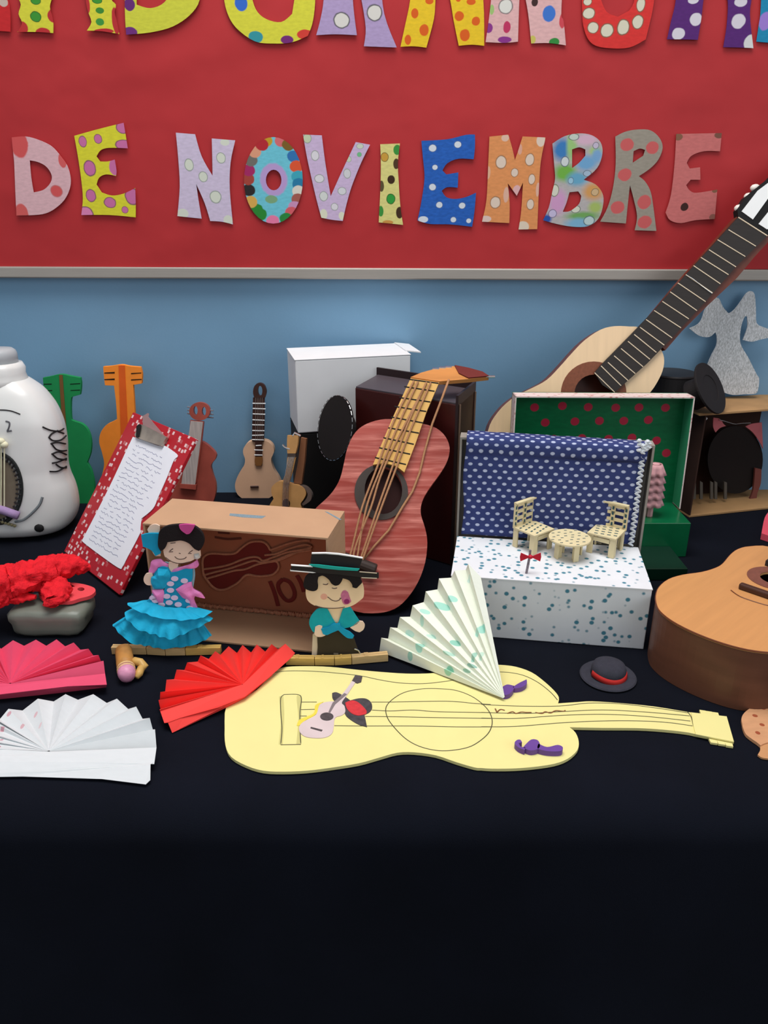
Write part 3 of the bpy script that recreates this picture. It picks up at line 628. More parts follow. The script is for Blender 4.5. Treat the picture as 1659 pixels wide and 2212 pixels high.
gb = kST([(110,560),(110,450),(180,395),(290,390),(400,398),(520,385),(600,320),(700,250),(800,232),(890,245),(940,300),(965,340),(1000,480),(1060,500),(1080,560),(1050,620),(980,665),(820,680),(700,660),(640,680),(560,760),(480,810),(390,850),(300,850),(230,810),(170,740),(120,660)])
shift(cut('guitar_drawing', FBk, gb, mat('dark_red_felt', (110, 34, 28), .8), 0, .0012, t))
cord = mat('pale_cord', (176, 120, 92), .85, .15, 300)
shift(strokes('outline_cord', FBk, [kST([(970,345),(940,290),(890,245),(800,232),(700,250),(600,320),(520,385),(400,398),(290,390),(180,395),(110,450),(105,560),(120,660),(170,740),(230,810),(300,850),(390,850),(480,810),(560,760),(640,680),(700,660),(820,680),(980,665),(1050,620),(1080,560),(1060,500),(1000,480)])], .0017, cord, t, .002, 1))
shift(strokes('string_cord', FBk, [kST(l) for l in ([(110,590),(300,565),(450,530),(600,470),(730,435),(820,440),(880,480),(1000,440),(1200,370),(1500,320)],[(110,670),(250,630),(450,580),(600,530),(760,480),(860,500),(1050,470),(1250,390),(1500,345)],[(160,710),(300,670),(500,610),(650,590),(800,530),(950,500),(1100,470),(1300,380),(1510,300)],[(970,345),(1120,290),(1280,240),(1400,220),(1480,225)],[(900,410),(1050,390),(1200,330),(1400,275),(1490,290)])], .0016, cord, t, .002, 1))
shift(strokes('red_lettering', FBk, [kST(l) for l in ([(965,745),(1020,880),(1070,1060)],[(1130,720),(1070,790),(1100,900),(1180,990),(1260,970),(1280,880),(1220,760),(1130,720)],[(1310,670),(1360,760),(1400,880)])], .0030, mat('deep_red_paint', (110, 30, 26), .7), t, .0006, .2))
shift(strokes('small_dark_print', FBk, [kST(l) for l in ([(260,180),(420,205),(600,195)],[(300,120),(450,130)])], .0016, mat('faint_print', (96, 50, 38), .8), t, .0003, .15))
# bead of glued shavings along the back
mb = MB()
for i in range(60):
    x = .02 + (W_ - .04) * i / 59
    mb.blob((x, T_ + .0035, -D_ + T_ + .004 + .001 * math.sin(i * 2.1)), (.0036, .0032 + .001 * random.random(), .003), 1, amp=.4, freq=2)
mb.build('twisted_cord', cord, t)
# blue print on top and side
FT = Fr(zvec(fl0, HS), (1, 0, 0), (0, 1, 0))
o = cut('printed_mark', FT, kTP([(615,180),(880,200),(900,200),(870,220),(720,212),(610,198)]), mat('faded_blue_print', (120, 140, 150), .8, .3, 900), 0, .0002, t, smooth=False); o.matrix_basis = FS.M.inverted() @ FT.M
o = cut('printed_line', FT, kTP([(1370,165),(1392,168),(1505,230),(1485,232)]), mat('faded_blue_print', (0, 0, 0)), 0, .0002, t, smooth=False); o.matrix_basis = FS.M.inverted() @ FT.M

# ================================================================ RED CLIPBOARD AND NOTE
fr = standing((138, 1191), (257, 1285), 35.6, .0045)
CF = fr
t = thing('clipboard', fr.M, 'red clipboard patterned with little white cat faces, leaning behind the cardboard box', 'clipboard')
mcl = vormat('red_white_print', (178, 28, 40), (226, 196, 196), .0100, .23, .30, 'CHEBYCHEV', .35, .75)
cut('board', fr, [(138,1191),(257,1285),(422.7,947.5),(287.5,890)], mcl, -.006, 0, t, smooth=False, bevel=.001)
cut('clip_bar', fr, kCl([(715,625),(770,632),(975,740),(930,812),(905,815),(695,740),(700,680)]), mat('dull_clip_metal', (170, 160, 148), .3, .15, 60, metal=.7), .001, .006, t, bevel=.002, corner=70)
cut('clip_back', fr, kCl([(755,548),(805,520),(800,548),(960,735),(760,640)]), mat('clear_grey_plastic', (150, 120, 120), .3), .0004, .003, t, smooth=False)
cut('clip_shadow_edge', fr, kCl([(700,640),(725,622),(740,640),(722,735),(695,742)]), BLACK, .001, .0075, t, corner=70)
pp = kCl([(668,738),(760,770),(905,822),(960,820),(1070,895),(1075,925),(1040,960),(980,1110),(900,1290),(850,1400),(745,1490),(735,1590),(745,1600),(690,1710),(620,1840),(570,1935),(540,1945),(400,1850),(215,1710),(205,1680),(330,1440),(480,1140),(600,880)])
sh = cut('note_sheet', fr, pp, mat('white_note_paper', (232, 234, 242), .75, .02), .0006, .0012, None, corner=60)
tag(sh, 'white sheet of handwriting held under the clip of the red clipboard', 'paper')
lines = []
for i in range(22):
    f = (i + 1.2) / 23; l0 = Vector((668,738)).lerp(Vector((215,1690)), f); r0 = Vector((1050,930)).lerp(Vector((560,1900)), f)
    nseg = 26; ln = []
    a0, a1 = .08 + .06 * random.random(), .80 + .12 * random.random()
    for j in range(nseg):
        g_ = a0 + (a1 - a0) * j / (nseg - 1); p = l0.lerp(r0, g_)
        if random.random() < .14 and len(ln) > 2: lines.append(kCl(ln)); ln = []; continue
        ln.append((p.x + random.uniform(-5, 5), p.y + random.uniform(-11, 11)))
    if len(ln) > 2: lines.append(kCl(ln))
hw_ = strokes('handwriting', fr, lines, .0005, mat('blue_grey_ink', (158, 160, 184), .8), sh, .0013, .15, sm=False, sides=4)

# ================================================================ PLASTIC JUG GUITAR
JC = Vector((0, 0, 0)); pj = tab(50, 1140); JC = Vector((pj.x, 1.268, TZ))
JF = Fr(JC, (1, .10, 0), (0, .06, 1))
t = thing('jug_guitar', JF.M, 'big translucent white plastic jug turned into a guitar, with black lacing and a lilac bridge', 'jug')
# half widths read on the centre plane: pixel row -> right edge
sil = [(1176,70,.3),(1173,110,.8),(1167,140,.93),(1152,157,1),(1130,165,1),(1100,168,1),(1070,165,1),(1045,158,1),(1025,149,.96),(1000,143,.93),(960,142,.93),(930,138,.95),(905,131,.97),(880,120,.97),(860,107,.95),(840,90,.9),(826,72,.85),(818,60,.8)]
prof = []
for y, x, dd in sil:
    a, b = JF.loc(x, y); a0 = JF.loc(50, 1130)[0]; prof.append((a - a0, b, dd, a0))
zmin = min(p[1] for p in prof)
rows = []; NS = 48
def srow(wd, v, dp, cx):
    r = []
    for j in range(NS + 1):
        a = 2 * math.pi * j / NS; c_, s_ = math.cos(a), math.sin(a); e = .72
        r.append((cx + wd * math.copysign(abs(c_) ** e, c_), v, dp * math.copysign(abs(s_) ** e, s_)))
    return r
pr2 = cr([(p[0], p[1]) for p in reversed(prof)], 3, False, 120)
def vfix(v): return v + (-zmin + .0006) * max(0.0, 1 - (v - zmin) / .07)
for wd, v in pr2: rows.append(srow(max(wd, .012), vfix(v), min(.062, .010 + max(wd, .012) * .58), prof[0][3]))
mb = MB(); mb.grid(rows)
mb.add([(prof[0][3], rows[0][0][1], 0)] + [Vector(p) for p in rows[0]], [(0, i + 1, i + 2) for i in range(NS)])
mb.add([(prof[0][3], rows[-1][0][1] , 0)] + [Vector(p) for p in rows[-1]], [(0, i + 1, i + 2) for i in range(NS)])
mj = mat('milky_plastic', (224, 224, 222), .28, .03, 8, spec=.5, trans=.25)
jb = mb.build('bottle', mj, t, smooth=True)
vv = [Vector(v) for v in mb.v]; bvh = BVHTree.FromPolygons(vv, mb.f)
Mi = JF.M.inverted()
def on_jug(px, py, off=.0008):
    o_ = Mi @ CAM; d_ = (Mi.to_3x3() @ ray(px, py)).normalized()
    h, n2, _, _ = bvh.ray_cast(o_, d_)
    if h is None: return None
    if n2.dot(d_) > 0: n2 = -n2
    return h + n2 * off
cx0 = prof[0][3]
top = pr2[0] if pr2[0][1] > pr2[-1][1] else pr2[-1]
def vv_(px, py): return JF.loc(px, py)[1]
v0, v1, v2, v3 = vv_(20, 822), vv_(20, 792), vv_(20, 783), vv_(20, 752)
r1 = JF.loc(54, 800)[0] - cx0; r2 = JF.loc(36, 770)[0] - cx0
Mc = Matrix.Translation((cx0, 0, 0)) @ Matrix.Rotation(-math.pi / 2, 4, 'X')
mb = MB(); mb.lathe([(r1 * 1.02, v0 - .012), (r1 * 1.02, v0 + .004), (r1 * .97, v0 + .012), (r1, v1 - .002), (r1 * .9, v2)], 36, Mc); mb.build('neck_collar', mj, t, smooth=True)
mb = MB(); mb.lathe([(r2, v2 - .002), (r2 * 1.0, v2 + .014), (r2 * .95, v3 - .004), (r2 * .8, v3), (.0005, v3 + .001)], 36, Mc); mb.build('cap', mat('frosted_cap', (176, 180, 184), .35, .03), t, smooth=True)
def jstroke(name, ls, r, m, off=.001):
    mb = MB()
    for l in ls:
        q = [on_jug(x, y, off) for x, y in cr(l, 5, False, 120)]; q = [p for p in q if p]
        if len(q) > 1: mb.tube(q, r, 6)
    return mb.build(name, m, t)
ink = mat('black_lace', (36, 32, 34), .8)
jstroke('lacing', [kJ2(l) for l in ([(450,895),(530,930),(620,940),(672,915)],[(515,1010),(545,970),(610,935)],[(610,945),(672,965)],[(515,1005),(560,1040),(640,1035),(695,990)],[(535,1075),(600,1060),(690,1075)],[(550,1080),(590,1130),(650,1150),(700,1145)],[(545,1185),(620,1160),(700,1190)],[(560,1190),(610,1230),(700,1245)],[(550,1280),(620,1265),(700,1230)],[(590,1290),(640,1325),(700,1330)],[(525,1368),(610,1365),(700,1315)])], .0014, ink)
jstroke('drawn_line', [kJ2([(-10,716),(60,718),(130,730),(215,762)])], .0010, ink, .0003)
jstroke('drawn_curve', [kJ2([(450,1640),(420,1720),(340,1810),(250,1880),(160,1905)])], .0022, mat('grey_marker', (116,122,126), .8), .0001)
jstroke('drawn_mark', [kJ2([(60,835),(100,850),(95,900),(75,945),(125,935)])], .0013, mat('grey_marker2', (90,90,96), .8), .0001)
# rosette opening: brown disc under a black stitched ring
cr_ = one(kJ2, -20, 1560)
rp = [on_jug(*p, .0012) for p in kJ2(ell(-20, 1550, 250, 370, 40))]; rp = [p for p in rp if p]
cen = sum(rp, Vector()) / len(rp)
mb = MB(); mb.add([cen + Vector((0, 0, .004))] + [p + (cen - p) * .12 + Vector((0, 0, .0006)) for p in rp], [(0, i + 1, (i + 1) % len(rp) + 1) for i in range(len(rp))])
mb.build('soundhole', mat('hole_taupe', (120, 108, 92), .7, .25, 60, (1, .1, 1)), t)
mb = MB(); mb.tube(rp, .0032, 6, closed=True); mb.build('rosette_ring', mat('dark_green_black', (30, 34, 34), .7), t)
mb = MB()
for i in range(0, len(rp)):
    p = rp[i]; d_ = (p - cen).normalized(); mb.tube([p - d_ * .008 + Vector((0, 0, .002)), p + d_ * .001 + Vector((0, 0, .002))], .0016, 5)
mb.build('rosette_stitches', mat('black_lace', (0, 0, 0)), t)
p = [on_jug(x, y, .009) for x, y in kJ2([(-60,1735),(60,1765),(140,1795),(215,1820)])]; mb = MB(); mb.tube(p, .0072, 12); mb.build('bridge_roll', mat('lilac_felt', (160, 134, 176), .9, .1, 300), t, smooth=True)
mb = MB()
for x, y in ((55,1075),(20,1040),(-10,1090)):
    p = on_jug(*one(kJ2, x, y), .006); mb.blob(p, (.007, .006, .006), 2)
mb.build('cream_beads', mat('cream_bead', (226, 222, 190), .4), t, smooth=True)
mb = MB()
for i in range(7):
    p = on_jug(*one(kJ2, -30 + i * 32, 1880 + i * 10), .003); mb.blob(p, (.003, .003, .003), 1)
mb.build('small_beads', mat('dull_gold_bead', (150, 140, 100), .4), t)
p = on_jug(*one(kJ2, 415, 1970), .0005); mb = MB(); mb.blob(p, (.0085, .0075, .003), 2); mb.build('eyelet', BLACK, t, smooth=True)
for x in (25, 60):
    q = [on_jug(x * .2, y, .006) for y in range(950, 1105, 12)]; q = [p for p in q if p]
    mb = MB(); mb.tube(q, .0012, 5); mb.build('string', mat('cream_bead', (0, 0, 0)), t)

# ================================================================ DOLLHOUSE STAGE (DOTTED BOX, BLUE CLOTH BACKDROP, FURNITURE)
dfr = tab(1390, 1403); HD = height(dfr, 1273)
tfr, tfl, tbl, tbr = dfr, tab(975, 1243, HD), tab(994, 1159, HD), tab(1384, 1183, HD)
tfl = Vector((tfl.x, tfl.y, TZ)); uD = (dfr - tfl).normalized(); bD = Vector((-uD.y, uD.x, 0))
WD_ = (dfr - tfl).length; DD = (Vector((tbr.x, tbr.y, TZ)) - dfr).dot(bD)
DF = Fr(tfl, uD, bD)
mdot = vormat('white_card_teal_dots', (226, 228, 232), (70, 130, 150), .0105, .22, .35, 'EUCLIDEAN', .6, 1.0)
t = thing('dotted_box', DF.M, 'white box painted with teal dots, stage for the tiny wooden furniture', 'box')
mb = MB(); mb.box((WD_ / 2, DD / 2, HD / 2 - .0005), (WD_, DD, HD - .001)); mb.build('carton', mdot, t, bevel=.0012)
mb = MB(); mb.box((WD_ / 2, DD / 2, HD - .0006), (WD_ + .001, DD + .001, .0012)); mb.build('lid_sheet', mdot, t)
# backdrop: grey box lid on edge behind, with spotted cloth draped over it
BF = Fr(tfl + bD * (DD + .024), uD, (0, 0, 1))
ptl = BF.loc(1007, 930, .0); ptr = BF.loc(1412, 962); pbr = BF.loc(1398, 1184); pbl = BF.loc(993, 1160)
zt = (ptl[1] + ptr[1]) / 2
x0b, x1b = BF.loc(995, 960, -.005)[0], BF.loc(1408, 975)[0]
t = thing('box_backdrop', BF.M, 'grey box lid standing on edge as a backdrop behind the dotted box', 'box')
gm = mat('grey_lid_card', (150, 144, 136), .7, .08, 30)
mb = MB(); mb.box(((x0b + x1b) / 2, zt / 2, -.003), (x1b - x0b, zt, .006)); mb.build('back_panel', gm, t)
for x in (x0b + .0015, x1b - .0015):
    mb = MB(); mb.box((x, zt / 2, .009), (.003, zt, .018)); mb.build('side_wall', gm, t)
mb = MB(); mb.box(((x0b + x1b) / 2, zt - .0015, .009), (x1b - x0b - .006, .003, .018)); mb.build('top_wall', gm, t)
# cloth: over the top fold then down the front
mbl = gridmat('blue_spotted_cloth', (56, 66, 116), (190, 198, 224), .0140, .0092, .0031, .0022)
xa, xb = BF.loc(1004, 1000, .02)[0], BF.loc(1392, 1000, .02)[0]; zlo = HD + .0015
rows = []
pth = [(zt + .003, -.008), (zt + .0045, .0), (zt + .0045, .010), (zt + .004, .019), (zt + .0005, .0225), (zt - .006, .0235), (zt - .014, .0235), (zt - .020, .0215)]
n_ = 26
pth += [(zt - .022 - (zt - .024 - zlo) * i / n_, .0205) for i in range(n_ + 1)]
for i, (y, z) in enumerate(pth):
    row = []
    for j in range(61):
        f = j / 60; x = xa + (xb - xa) * f
        sag = -.004 * math.sin(f * math.pi) if i < 8 else 0
        rz = .0018 * noise.noise(Vector((x * 30, y * 12, 2))) + .0014 * math.sin(f * 40 + y * 30) * max(0, 1 - i / 20) * .6
        slope = -(.004) * f if i < 8 else 0
        row.append((x + .0015 * math.sin(y * 60), y + slope + (.0012 * noise.noise(Vector((x * 40, 3, i * .3))) if i < 8 else 0), z + rz + .0015))
    rows.append(row)
mb = MB(); mb.grid(rows)
cl = mb.build('spotted_cloth', mbl, None, BF.M, smooth=True, thick=.0008)
tag(cl, 'navy blue cloth with white spots draped over the standing lid', 'cloth')
mb = MB(); q = []
for i in range(150):
    f = i / 149; y = zt + .006 - (zt + .006 - zlo - .001) * f
    q.append((xb - .004 + .0035 * math.sin(i * .85), y, .0245 + (.003 * (1 - f) if f < .1 else 0)))
mb.tube(q, .0013, 5); q2 = [(x - .0035 * 0 + .0025 * math.sin(i * .85 + 2.4), y, z + .0006) for i, (x, y, z) in enumerate(q)]
mb.tube(q2, .0013, 5)
for i in range(14): mb.blob((xb - .004 + random.uniform(-.008, .006), zt + .003 + random.uniform(-.008, .006), .026), (.004, .003, .003), 1, amp=.5, freq=2)
mb.build('lace_trim', mat('white_lace', (216, 222, 228), .9, .05, 300), cl)

# tiny furniture
WF = mat('pale_laser_wood', (222, 206, 164), .7, .05, 60); TE = mat('teal_wood_spot', (50, 84, 92), .7)
def top_pt(px, py): p = tab(px, py, HD); return Vector((p.x, p.y, TZ + HD + .0003))
def spots(mb, o_, du, dv, nu, nv, su, sv, nn):
    for i in range(nu):
        for j in range(nv):
            c_ = o_ + du * (i - (nu - 1) / 2) + dv * (j - (nv - 1) / 2)
            a, b = du.normalized() * su, dv.normalized() * sv
            mb.add([c_ - a - b + nn, c_ + a - b + nn, c_ + a + b + nn, c_ - a + b + nn], [(0, 1, 2, 3)])
def chair(loc_, rz, label):
    M = Matrix.Translation(loc_) @ Matrix.Rotation(rz, 4, 'Z')
    t = thing('toy_chair', M, label, 'chair', 'tiny wooden chairs')
    s_ = .0185; sh_ = .029; T = .0022
    mb = MB(); mb.box((0, 0, sh_), (s_ * 2 + .004, s_ * 2 + .004, T)); st = mb.build('seat', WF, t)
    mb = MB(); spots(mb, Vector((0, 0, sh_)), Vector((.0085, .002, 0)), Vector((-.002, .0085, 0)), 4, 4, .0024, .0012, Vector((0, 0, T / 2 + .0002))); mb.build('teal_spots', TE, st)
    for x, y in ((-s_, -s_), (s_, -s_), (-s_, s_), (s_, s_)):
        sx, sy = (1 if x < 0 else -1), (1 if y < 0 else -1)
        mb = MB(); mb.box((x + sx * .003, y, sh_ / 2 - .0006), (.008, T, sh_ - .0015)); mb.box((x, y + sy * .003, sh_ / 2 - .0006), (T, .008, sh_ - .0015)); mb.build('leg', WF, t)
    for sgn in (-1, 1):
        mb = MB(); mb.box((0, sgn * s_, sh_ - .006), (s_ * 2 - .012, T, .006)); mb.build('apron', WF, t)
    mb = MB(); H2 = .036
    for x in (-s_, 0, s_): mb.box((x, s_, sh_ + H2 / 2), (.006, T, H2))
    for z in (.003, .013, .023, H2 - .003): mb.box((0, s_, sh_ + z), (s_ * 2, T, .0045))
    bk_ = mb.build('backrest', WF, t)
    mb = MB(); mb.box((0, s_ - .001, sh_ + H2 + .001), (s_ * 2 + .005, .006, .0022)); mb.build('top_rail', WF, t)
    mb = MB()
    for x in (-s_, 0, s_): spots(mb, Vector((x, s_, sh_ + H2 / 2)), Vector((.001, 0, 0)), Vector((0, 0, .008)), 1, 4, .0014, .0024, Vector((0, -T / 2 - .0002, 0)))
    mb.build('teal_spots', TE, bk_)
    return t
chair(top_pt(*one(kD, 560, 1072)), math.radians(38), 'tiny spotted wooden chair on the left of the round toy table')
chair(top_pt(*one(kD, 1024, 1094)), math.radians(-35), 'tiny wooden chair on the right of the round toy table')
p = top_pt(*one(kD, 790, 1130))
t = thing('toy_table', Matrix.Translation(p), 'tiny round wooden table with teal spots between two toy chairs', 'table')
mb = MB(); mb.lathe([(.0001, .0265), (.0285, .0265), (.0285, .0287), (.0001, .0287)], 36); tp = mb.build('table_top', WF, t)
mb = MB()
for i in range(26):
    a = i * 2.4; r = .0265 * math.sqrt((i + .5) / 26); x, y = r * math.cos(a), r * math.sin(a)
    mb.add([(x - .0020, y - .0010, .0289), (x + .0020, y - .0005, .0289), (x + .0020, y + .0011, .0289), (x - .0020, y + .0007, .0289)], [(0, 1, 2, 3)])
mb.build('teal_spots', TE, tp)
for a in range(4):
    R = Matrix.Rotation(math.radians(a * 90 + 20), 4, 'Z'); mb = MB()
    mb.box((.0155, 0, .013), (.009, .0022, .026), R); mb.box((.019, 0, .013), (.0022, .008, .026), R); mb.box((.008, 0, .021), (.016, .0022, .007), R); mb.build('leg', WF, t)
p = top_pt(*one(kD, 524, 1240))
t = thing('bow_post', Matrix.Translation(p), 'tiny post tied with a red bow in front of the toy chairs', 'post')
mb = MB(); mb.tube([(0, 0, 0), (.0016, .001, .012), (.003, .002, .024), (.0032, .002, .033)], .0017, 8); mb.build('post', mat('striped_wire', (130, 120, 128), .4, .4, 500), t)
mb = MB()
for sgn in (-1, 1): mb.add([(.0035, -.001, .0245), (.0035 + sgn * .013, -.002, .031), (.0035 + sgn * .014, -.002, .025), (.0035 + sgn * .013, -.002, .0185)], [(0, 1, 2, 3)])
mb.blob((.0035, -.001, .0245), (.003, .003, .003), 1)
mb.build('bow', mat('red_ribbon', (196, 24, 48), .6), t, thick=.001)

# ================================================================ GREEN POLKA BOX STAGE
gfr = tab(1481, 1203); gh = height(gfr, 1130); g2 = tab(1408, 1087, gh)
gx0, gx1, gy0, gy1 = .16, gfr.x, gfr.y, 1.262
GRN = mat('green_shiny_paper', (10, 96, 58), .25, .1, 30, b_s=.3, b_scale=60, spec=.6)
t = thing('green_stage_box', Matrix.Translation(((gx0 + gx1) / 2, (gy0 + gy1) / 2, TZ)), 'low glossy green box lying behind the spotted cloth backdrop', 'box')
wx = gx1 - gx0; wy_ = gy1 - gy0
mb = MB(); mb.box((0, 0, gh / 2), (wx, wy_, gh)); mb.build('carton', GRN, t, bevel=.001)
mb = MB(); mb.box((-.012, -wy_ / 2 - .042, .010), (wx - .034, .083, .020)); mb.build('front_step', mat('dark_green_paper', (6, 44, 30), .35, spec=.4), t, bevel=.001)
# lid standing as the green stage back
fy = gy1 - .03
LF = Fr(Vector((.3, gy1 - .01, TZ + gh)), (1, -.02, 0), (0, .06, 1))
a = LF.loc(*one(kD, 436, 72)); b = LF.loc(*one(kD, 1556, 98)); c = LF.loc(*one(kD, 1556, 98)); d = LF.loc(*one(kD, 1455, 690), .0)
xl, xr = a[0], b[0]; zt2 = (a[1] + b[1]) / 2
t = thing('polka_dot_stage', LF.M, 'standing box lid lined in green with red dots, its rim pale patterned paper', 'box')
dl = [(577,178),(755,168),(920,176),(1096,180),(1245,178),(1415,180),(645,275),(835,268),(992,264),(1148,264),(1305,258),(700,380),(880,375),(1050,380),(1200,372),(1357,390),(760,480),(940,480),(1420,470)]
LF2 = Fr(LF.o + LF.n * .0, LF.u, LF.v)
mb = MB(); mb.box(((xl + xr) / 2, zt2 / 2, -.002), (xr - xl, zt2, .004)); mp = paint('green_lining', LF, (8, 104, 62), [(x, y, 28, 26, (182, 40, 66)) for x, y in dl], kD, .3376, rough=.35, var=.12, wob=.03); mb.build('back_panel', mp, t)
RIM = vormat('pale_flower_paper', (226, 206, 202), (196, 130, 130), .009, .15, .35, 'EUCLIDEAN', .6, 1.0)
dpt = .034
mb = MB(); mb.box(((xl + xr) / 2, zt2 - .001, dpt / 2), (xr - xl, .002, dpt)); mb.build('top_wall', RIM, t)
for x, in ((xl + .001,), (xr - .001,)):
    mb = MB(); mb.box((x, zt2 / 2, dpt / 2), (.002, zt2, dpt)); mb.build('side_wall', RIM, t)
    mb = MB(); mb.box((x + (.0013 if x < (xl + xr) / 2 else -.0013), zt2 / 2, dpt / 2), (.0006, zt2 - .004, dpt - .001)); mb.build('green_lining', mat('green_side_lining', (60, 150, 110), .3), t)
mb = MB(); mb.box(((xl + xr) / 2, zt2 - .0025, dpt / 2), (xr - xl - .004, .0008, dpt - .001)); mb.build('green_lining', mat('green_side_lining', (0, 0, 0)), t)
# little pink ruffled dress beside it
RFm = Fr(Vector((.455, 1.19, TZ + gh)), (1, 0, 0), (0, 0, 1))
t = thing('ruffled_dress', RFm.M, 'pale pink ruffled paper dress showing beside the blue backdrop', 'dress')
MPK = mat('pale_pink_tissue', (214, 160, 164), .85, .12, 60)
y0r = RFm.loc(1420, 1083)[1]; y1r = RFm.loc(1420, 1002)[1]; xr0 = RFm.loc(1412, 1040)[0]; xr1 = RFm.loc(1436, 1040)[0]
for i in range(5):
    rows = []
    zt_ = y1r - i * (y1r - y0r) / 5; zb_ = zt_ - (y1r - y0r) / 5 - .006
    for jj in range(4):
        f = jj / 3; r = (xr1 - xr0) * (.55 + .35 * f + .04 * i)
        rows.append([(xr0 + (r + .003 * f * math.sin(9 * a)) * math.cos(a) * 1.0, zt_ + (zb_ - zt_) * f, (r * .8 + .003 * f * math.sin(7 * a)) * math.sin(a)) for a in [2 * math.pi * m_ / 40 for m_ in range(41)]])
    mb = MB(); mb.grid(rows); mb.build('ruffle', MPK, t, smooth=True, thick=.0005)
mb = MB(); mb.tube([(xr0, .0, 0), (xr0, y1r, 0)], .006, 8); mb.build('stem', MPK, t)

# ================================================================ NATURAL GUITAR LEANING AT THE WALL
an = math.atan2(.155, .56)
fr = Fr(Vector((.30, 1.245, TZ + .002)), (1, .0, 0), (0, math.sin(an), math.cos(an)))
t = thing('natural_guitar', fr.M, 'pale natural wood guitar with a long black fretboard leaning against the wall', 'guitar')
SPR = mat('pale_spruce', (232, 200, 160), .4, .04, 20, (6, .5, 1), spec=.4); ROSE = mat('rosewood_brown', (104, 50, 36), .4, .2, 60)
ax0 = Vector((1405, 733)); dx = Vector((-.68, .733)).normalized(); nx = Vector((-dx.y, dx.x))
fullp = kH([(915,880),(860,872),(770,870),(690,890),(600,950),(530,1020),(450,1110),(380,1180),(300,1225),(200,1275),(120,1340),(60,1420),(35,1490)]) + [(1046,970),(1050,1020),(1075,1065),(1120,1098),(1180,1108),(1250,1090),(1310,1045),(1340,1000),(1345,950),(1350,910),(1375,880)] + kH([(980,1250),(1020,1190),(1048,1130),(1058,1070),(1045,1015),(1000,950)])
hole_ = kH(ell(650,1262,112,112,28))
cut('sound_board', fr, fullp, SPR, -.003, 0, t, [hole_], n=3, corner=85)
cut('body_back', fr, fullp, ROSE, -.045, -.0405, t, n=3, corner=85)
mb = MB(); o = cr(fr.pts(fullp), 3, True, 85); ii = [(x * .975 + sum(p[0] for p in o) / len(o) * .025, y * .975 + sum(p[1] for p in o) / len(o) * .025) for x, y in o]
mb.prism(o, -.0405, -.003, [ii]); mb.build('body_side', ROSE, t)
cut('rosette', fr, kH(ell(650,1262,190,188,36)), mat('rosette_brown', (126, 72, 50), .5, .15, 200), 0, .0008, t, [kH(ell(650,1262,112,112,28))], n=1, corner=90)
EB = mat('ebony_fretboard', (44, 38, 36), .5, .12, 40, (1, 8, 1))
cut('neck', fr, kH([(1480,235),(1655,345),(1680,360),(1580,470),(1480,590),(1300,760),(1160,900),(1065,1010),(1000,940),(940,860),(1140,620),(1320,420)]), ROSE, -.020, .0004, t, smooth=False)
cut('fretboard', fr, kH([(1487,240),(1655,347),(1473,527),(1297,728),(1103,938),(960,1085),(770,1255),(700,1210),(655,1140),(690,1098),(860,925),(1000,780),(1185,570),(1367,370)]), EB, .0004, .006, t, smooth=False)
fl = [((1487,240),(1655,347)),((1430,312),(1588,407)),((1367,370),(1527,467)),((1317,428),(1473,527)),((1270,472),(1430,572)),((1228,520),(1383,625)),((1183,572),(1338,678)),((1137,620),(1297,728)),((1093,672),(1247,780)),((1047,727),(1200,828)),((1000,780),(1155,880)),((953,832),(1103,938)),((918,877),(1058,980)),((884,918),(1012,1022)),((848,958),(975,1062)),((808,1000),(935,1105)),((768,1042),(890,1145)),((732,1080),(848,1185)),((692,1100),(808,1215)),((655,1140),(770,1252))]
FRM = mat('cream_fret_wire', (226, 206, 178), .4)
for a, b in fl: strokes('fret', fr, [kH([a, b])], .0011 if a[0] > 1480 else .0009, FRM, t, .0064, .8)
cut('headstock', fr, kH([(1487,238),(1482,195),(1530,120),(1610,55),(1659,20),(1800,-120),(1960,-10),(1860,130),(1740,290),(1655,345)]), BLACK, -.012, .004, t, smooth=False)
cut('slot_inlay', fr, kH([(1507,205),(1600,85),(1660,40),(1750,-50),(1790,-20),(1660,130),(1572,252)]), WHITE, .004, .0052, t, smooth=False)
cut('slot_inlay', fr, kH([(1605,278),(1700,160),(1820,20),(1870,60),(1760,210),(1655,310)]), WHITE, .004, .0052, t, smooth=False)
for x, y in ((1585,70),(1548,120),(1492,188)):
    p = fr.p3(*one(kH, x, y), -.004); mb = MB(); mb.blob(p, (.0085, .0065, .006), 2); mb.build('tuning_peg', mat('pearl_button', (226, 218, 210), .25), t, smooth=True)
strokes('loose_wire', fr, [kH([(1190,575),(1230,600),(1280,640),(1335,680)])], .0004, STEEL, t, .008, 1)

# ================================================================ RIGHT-HAND CARDBOARD BOX WITH HAT AND DRESS
rf = tab(1488, 1118); HR = height(rf, 893)
uR = (tab(1659, 1100) - rf).normalized(); bR = Vector((-uR.y, uR.x, 0))
RF_ = Fr(rf, uR, (0, 0, 1)); WR = .30; DR = (WY - .02 - rf.y) / bR.y * .8
t = thing('wooden_stage_box', RF_.M, 'open-fronted brown box on the right with a dim curtained scene inside', 'box')
BR_ = mat('worn_board_brown', (176, 136, 92), .75, .12, 25, (1, 4, 1)); DK = mat('inside_shade_brown', (58, 36, 28), .85, .15)  # brown of the inside walls darkened to hold the shade in the box
def pan(name, lo_, hi_, m): 
    mb = MB(); mb.box([(a + b) / 2 for a, b in zip(lo_, hi_)], [b - a for a, b in zip(lo_, hi_)]); return mb.build(name, m, t, bevel=.0006)
pan('top_panel', (-.012, HR - .004, -DR), (WR, HR, 0), BR_); pan('bottom_panel', (0, 0, -DR), (WR, .004, 0), BR_)
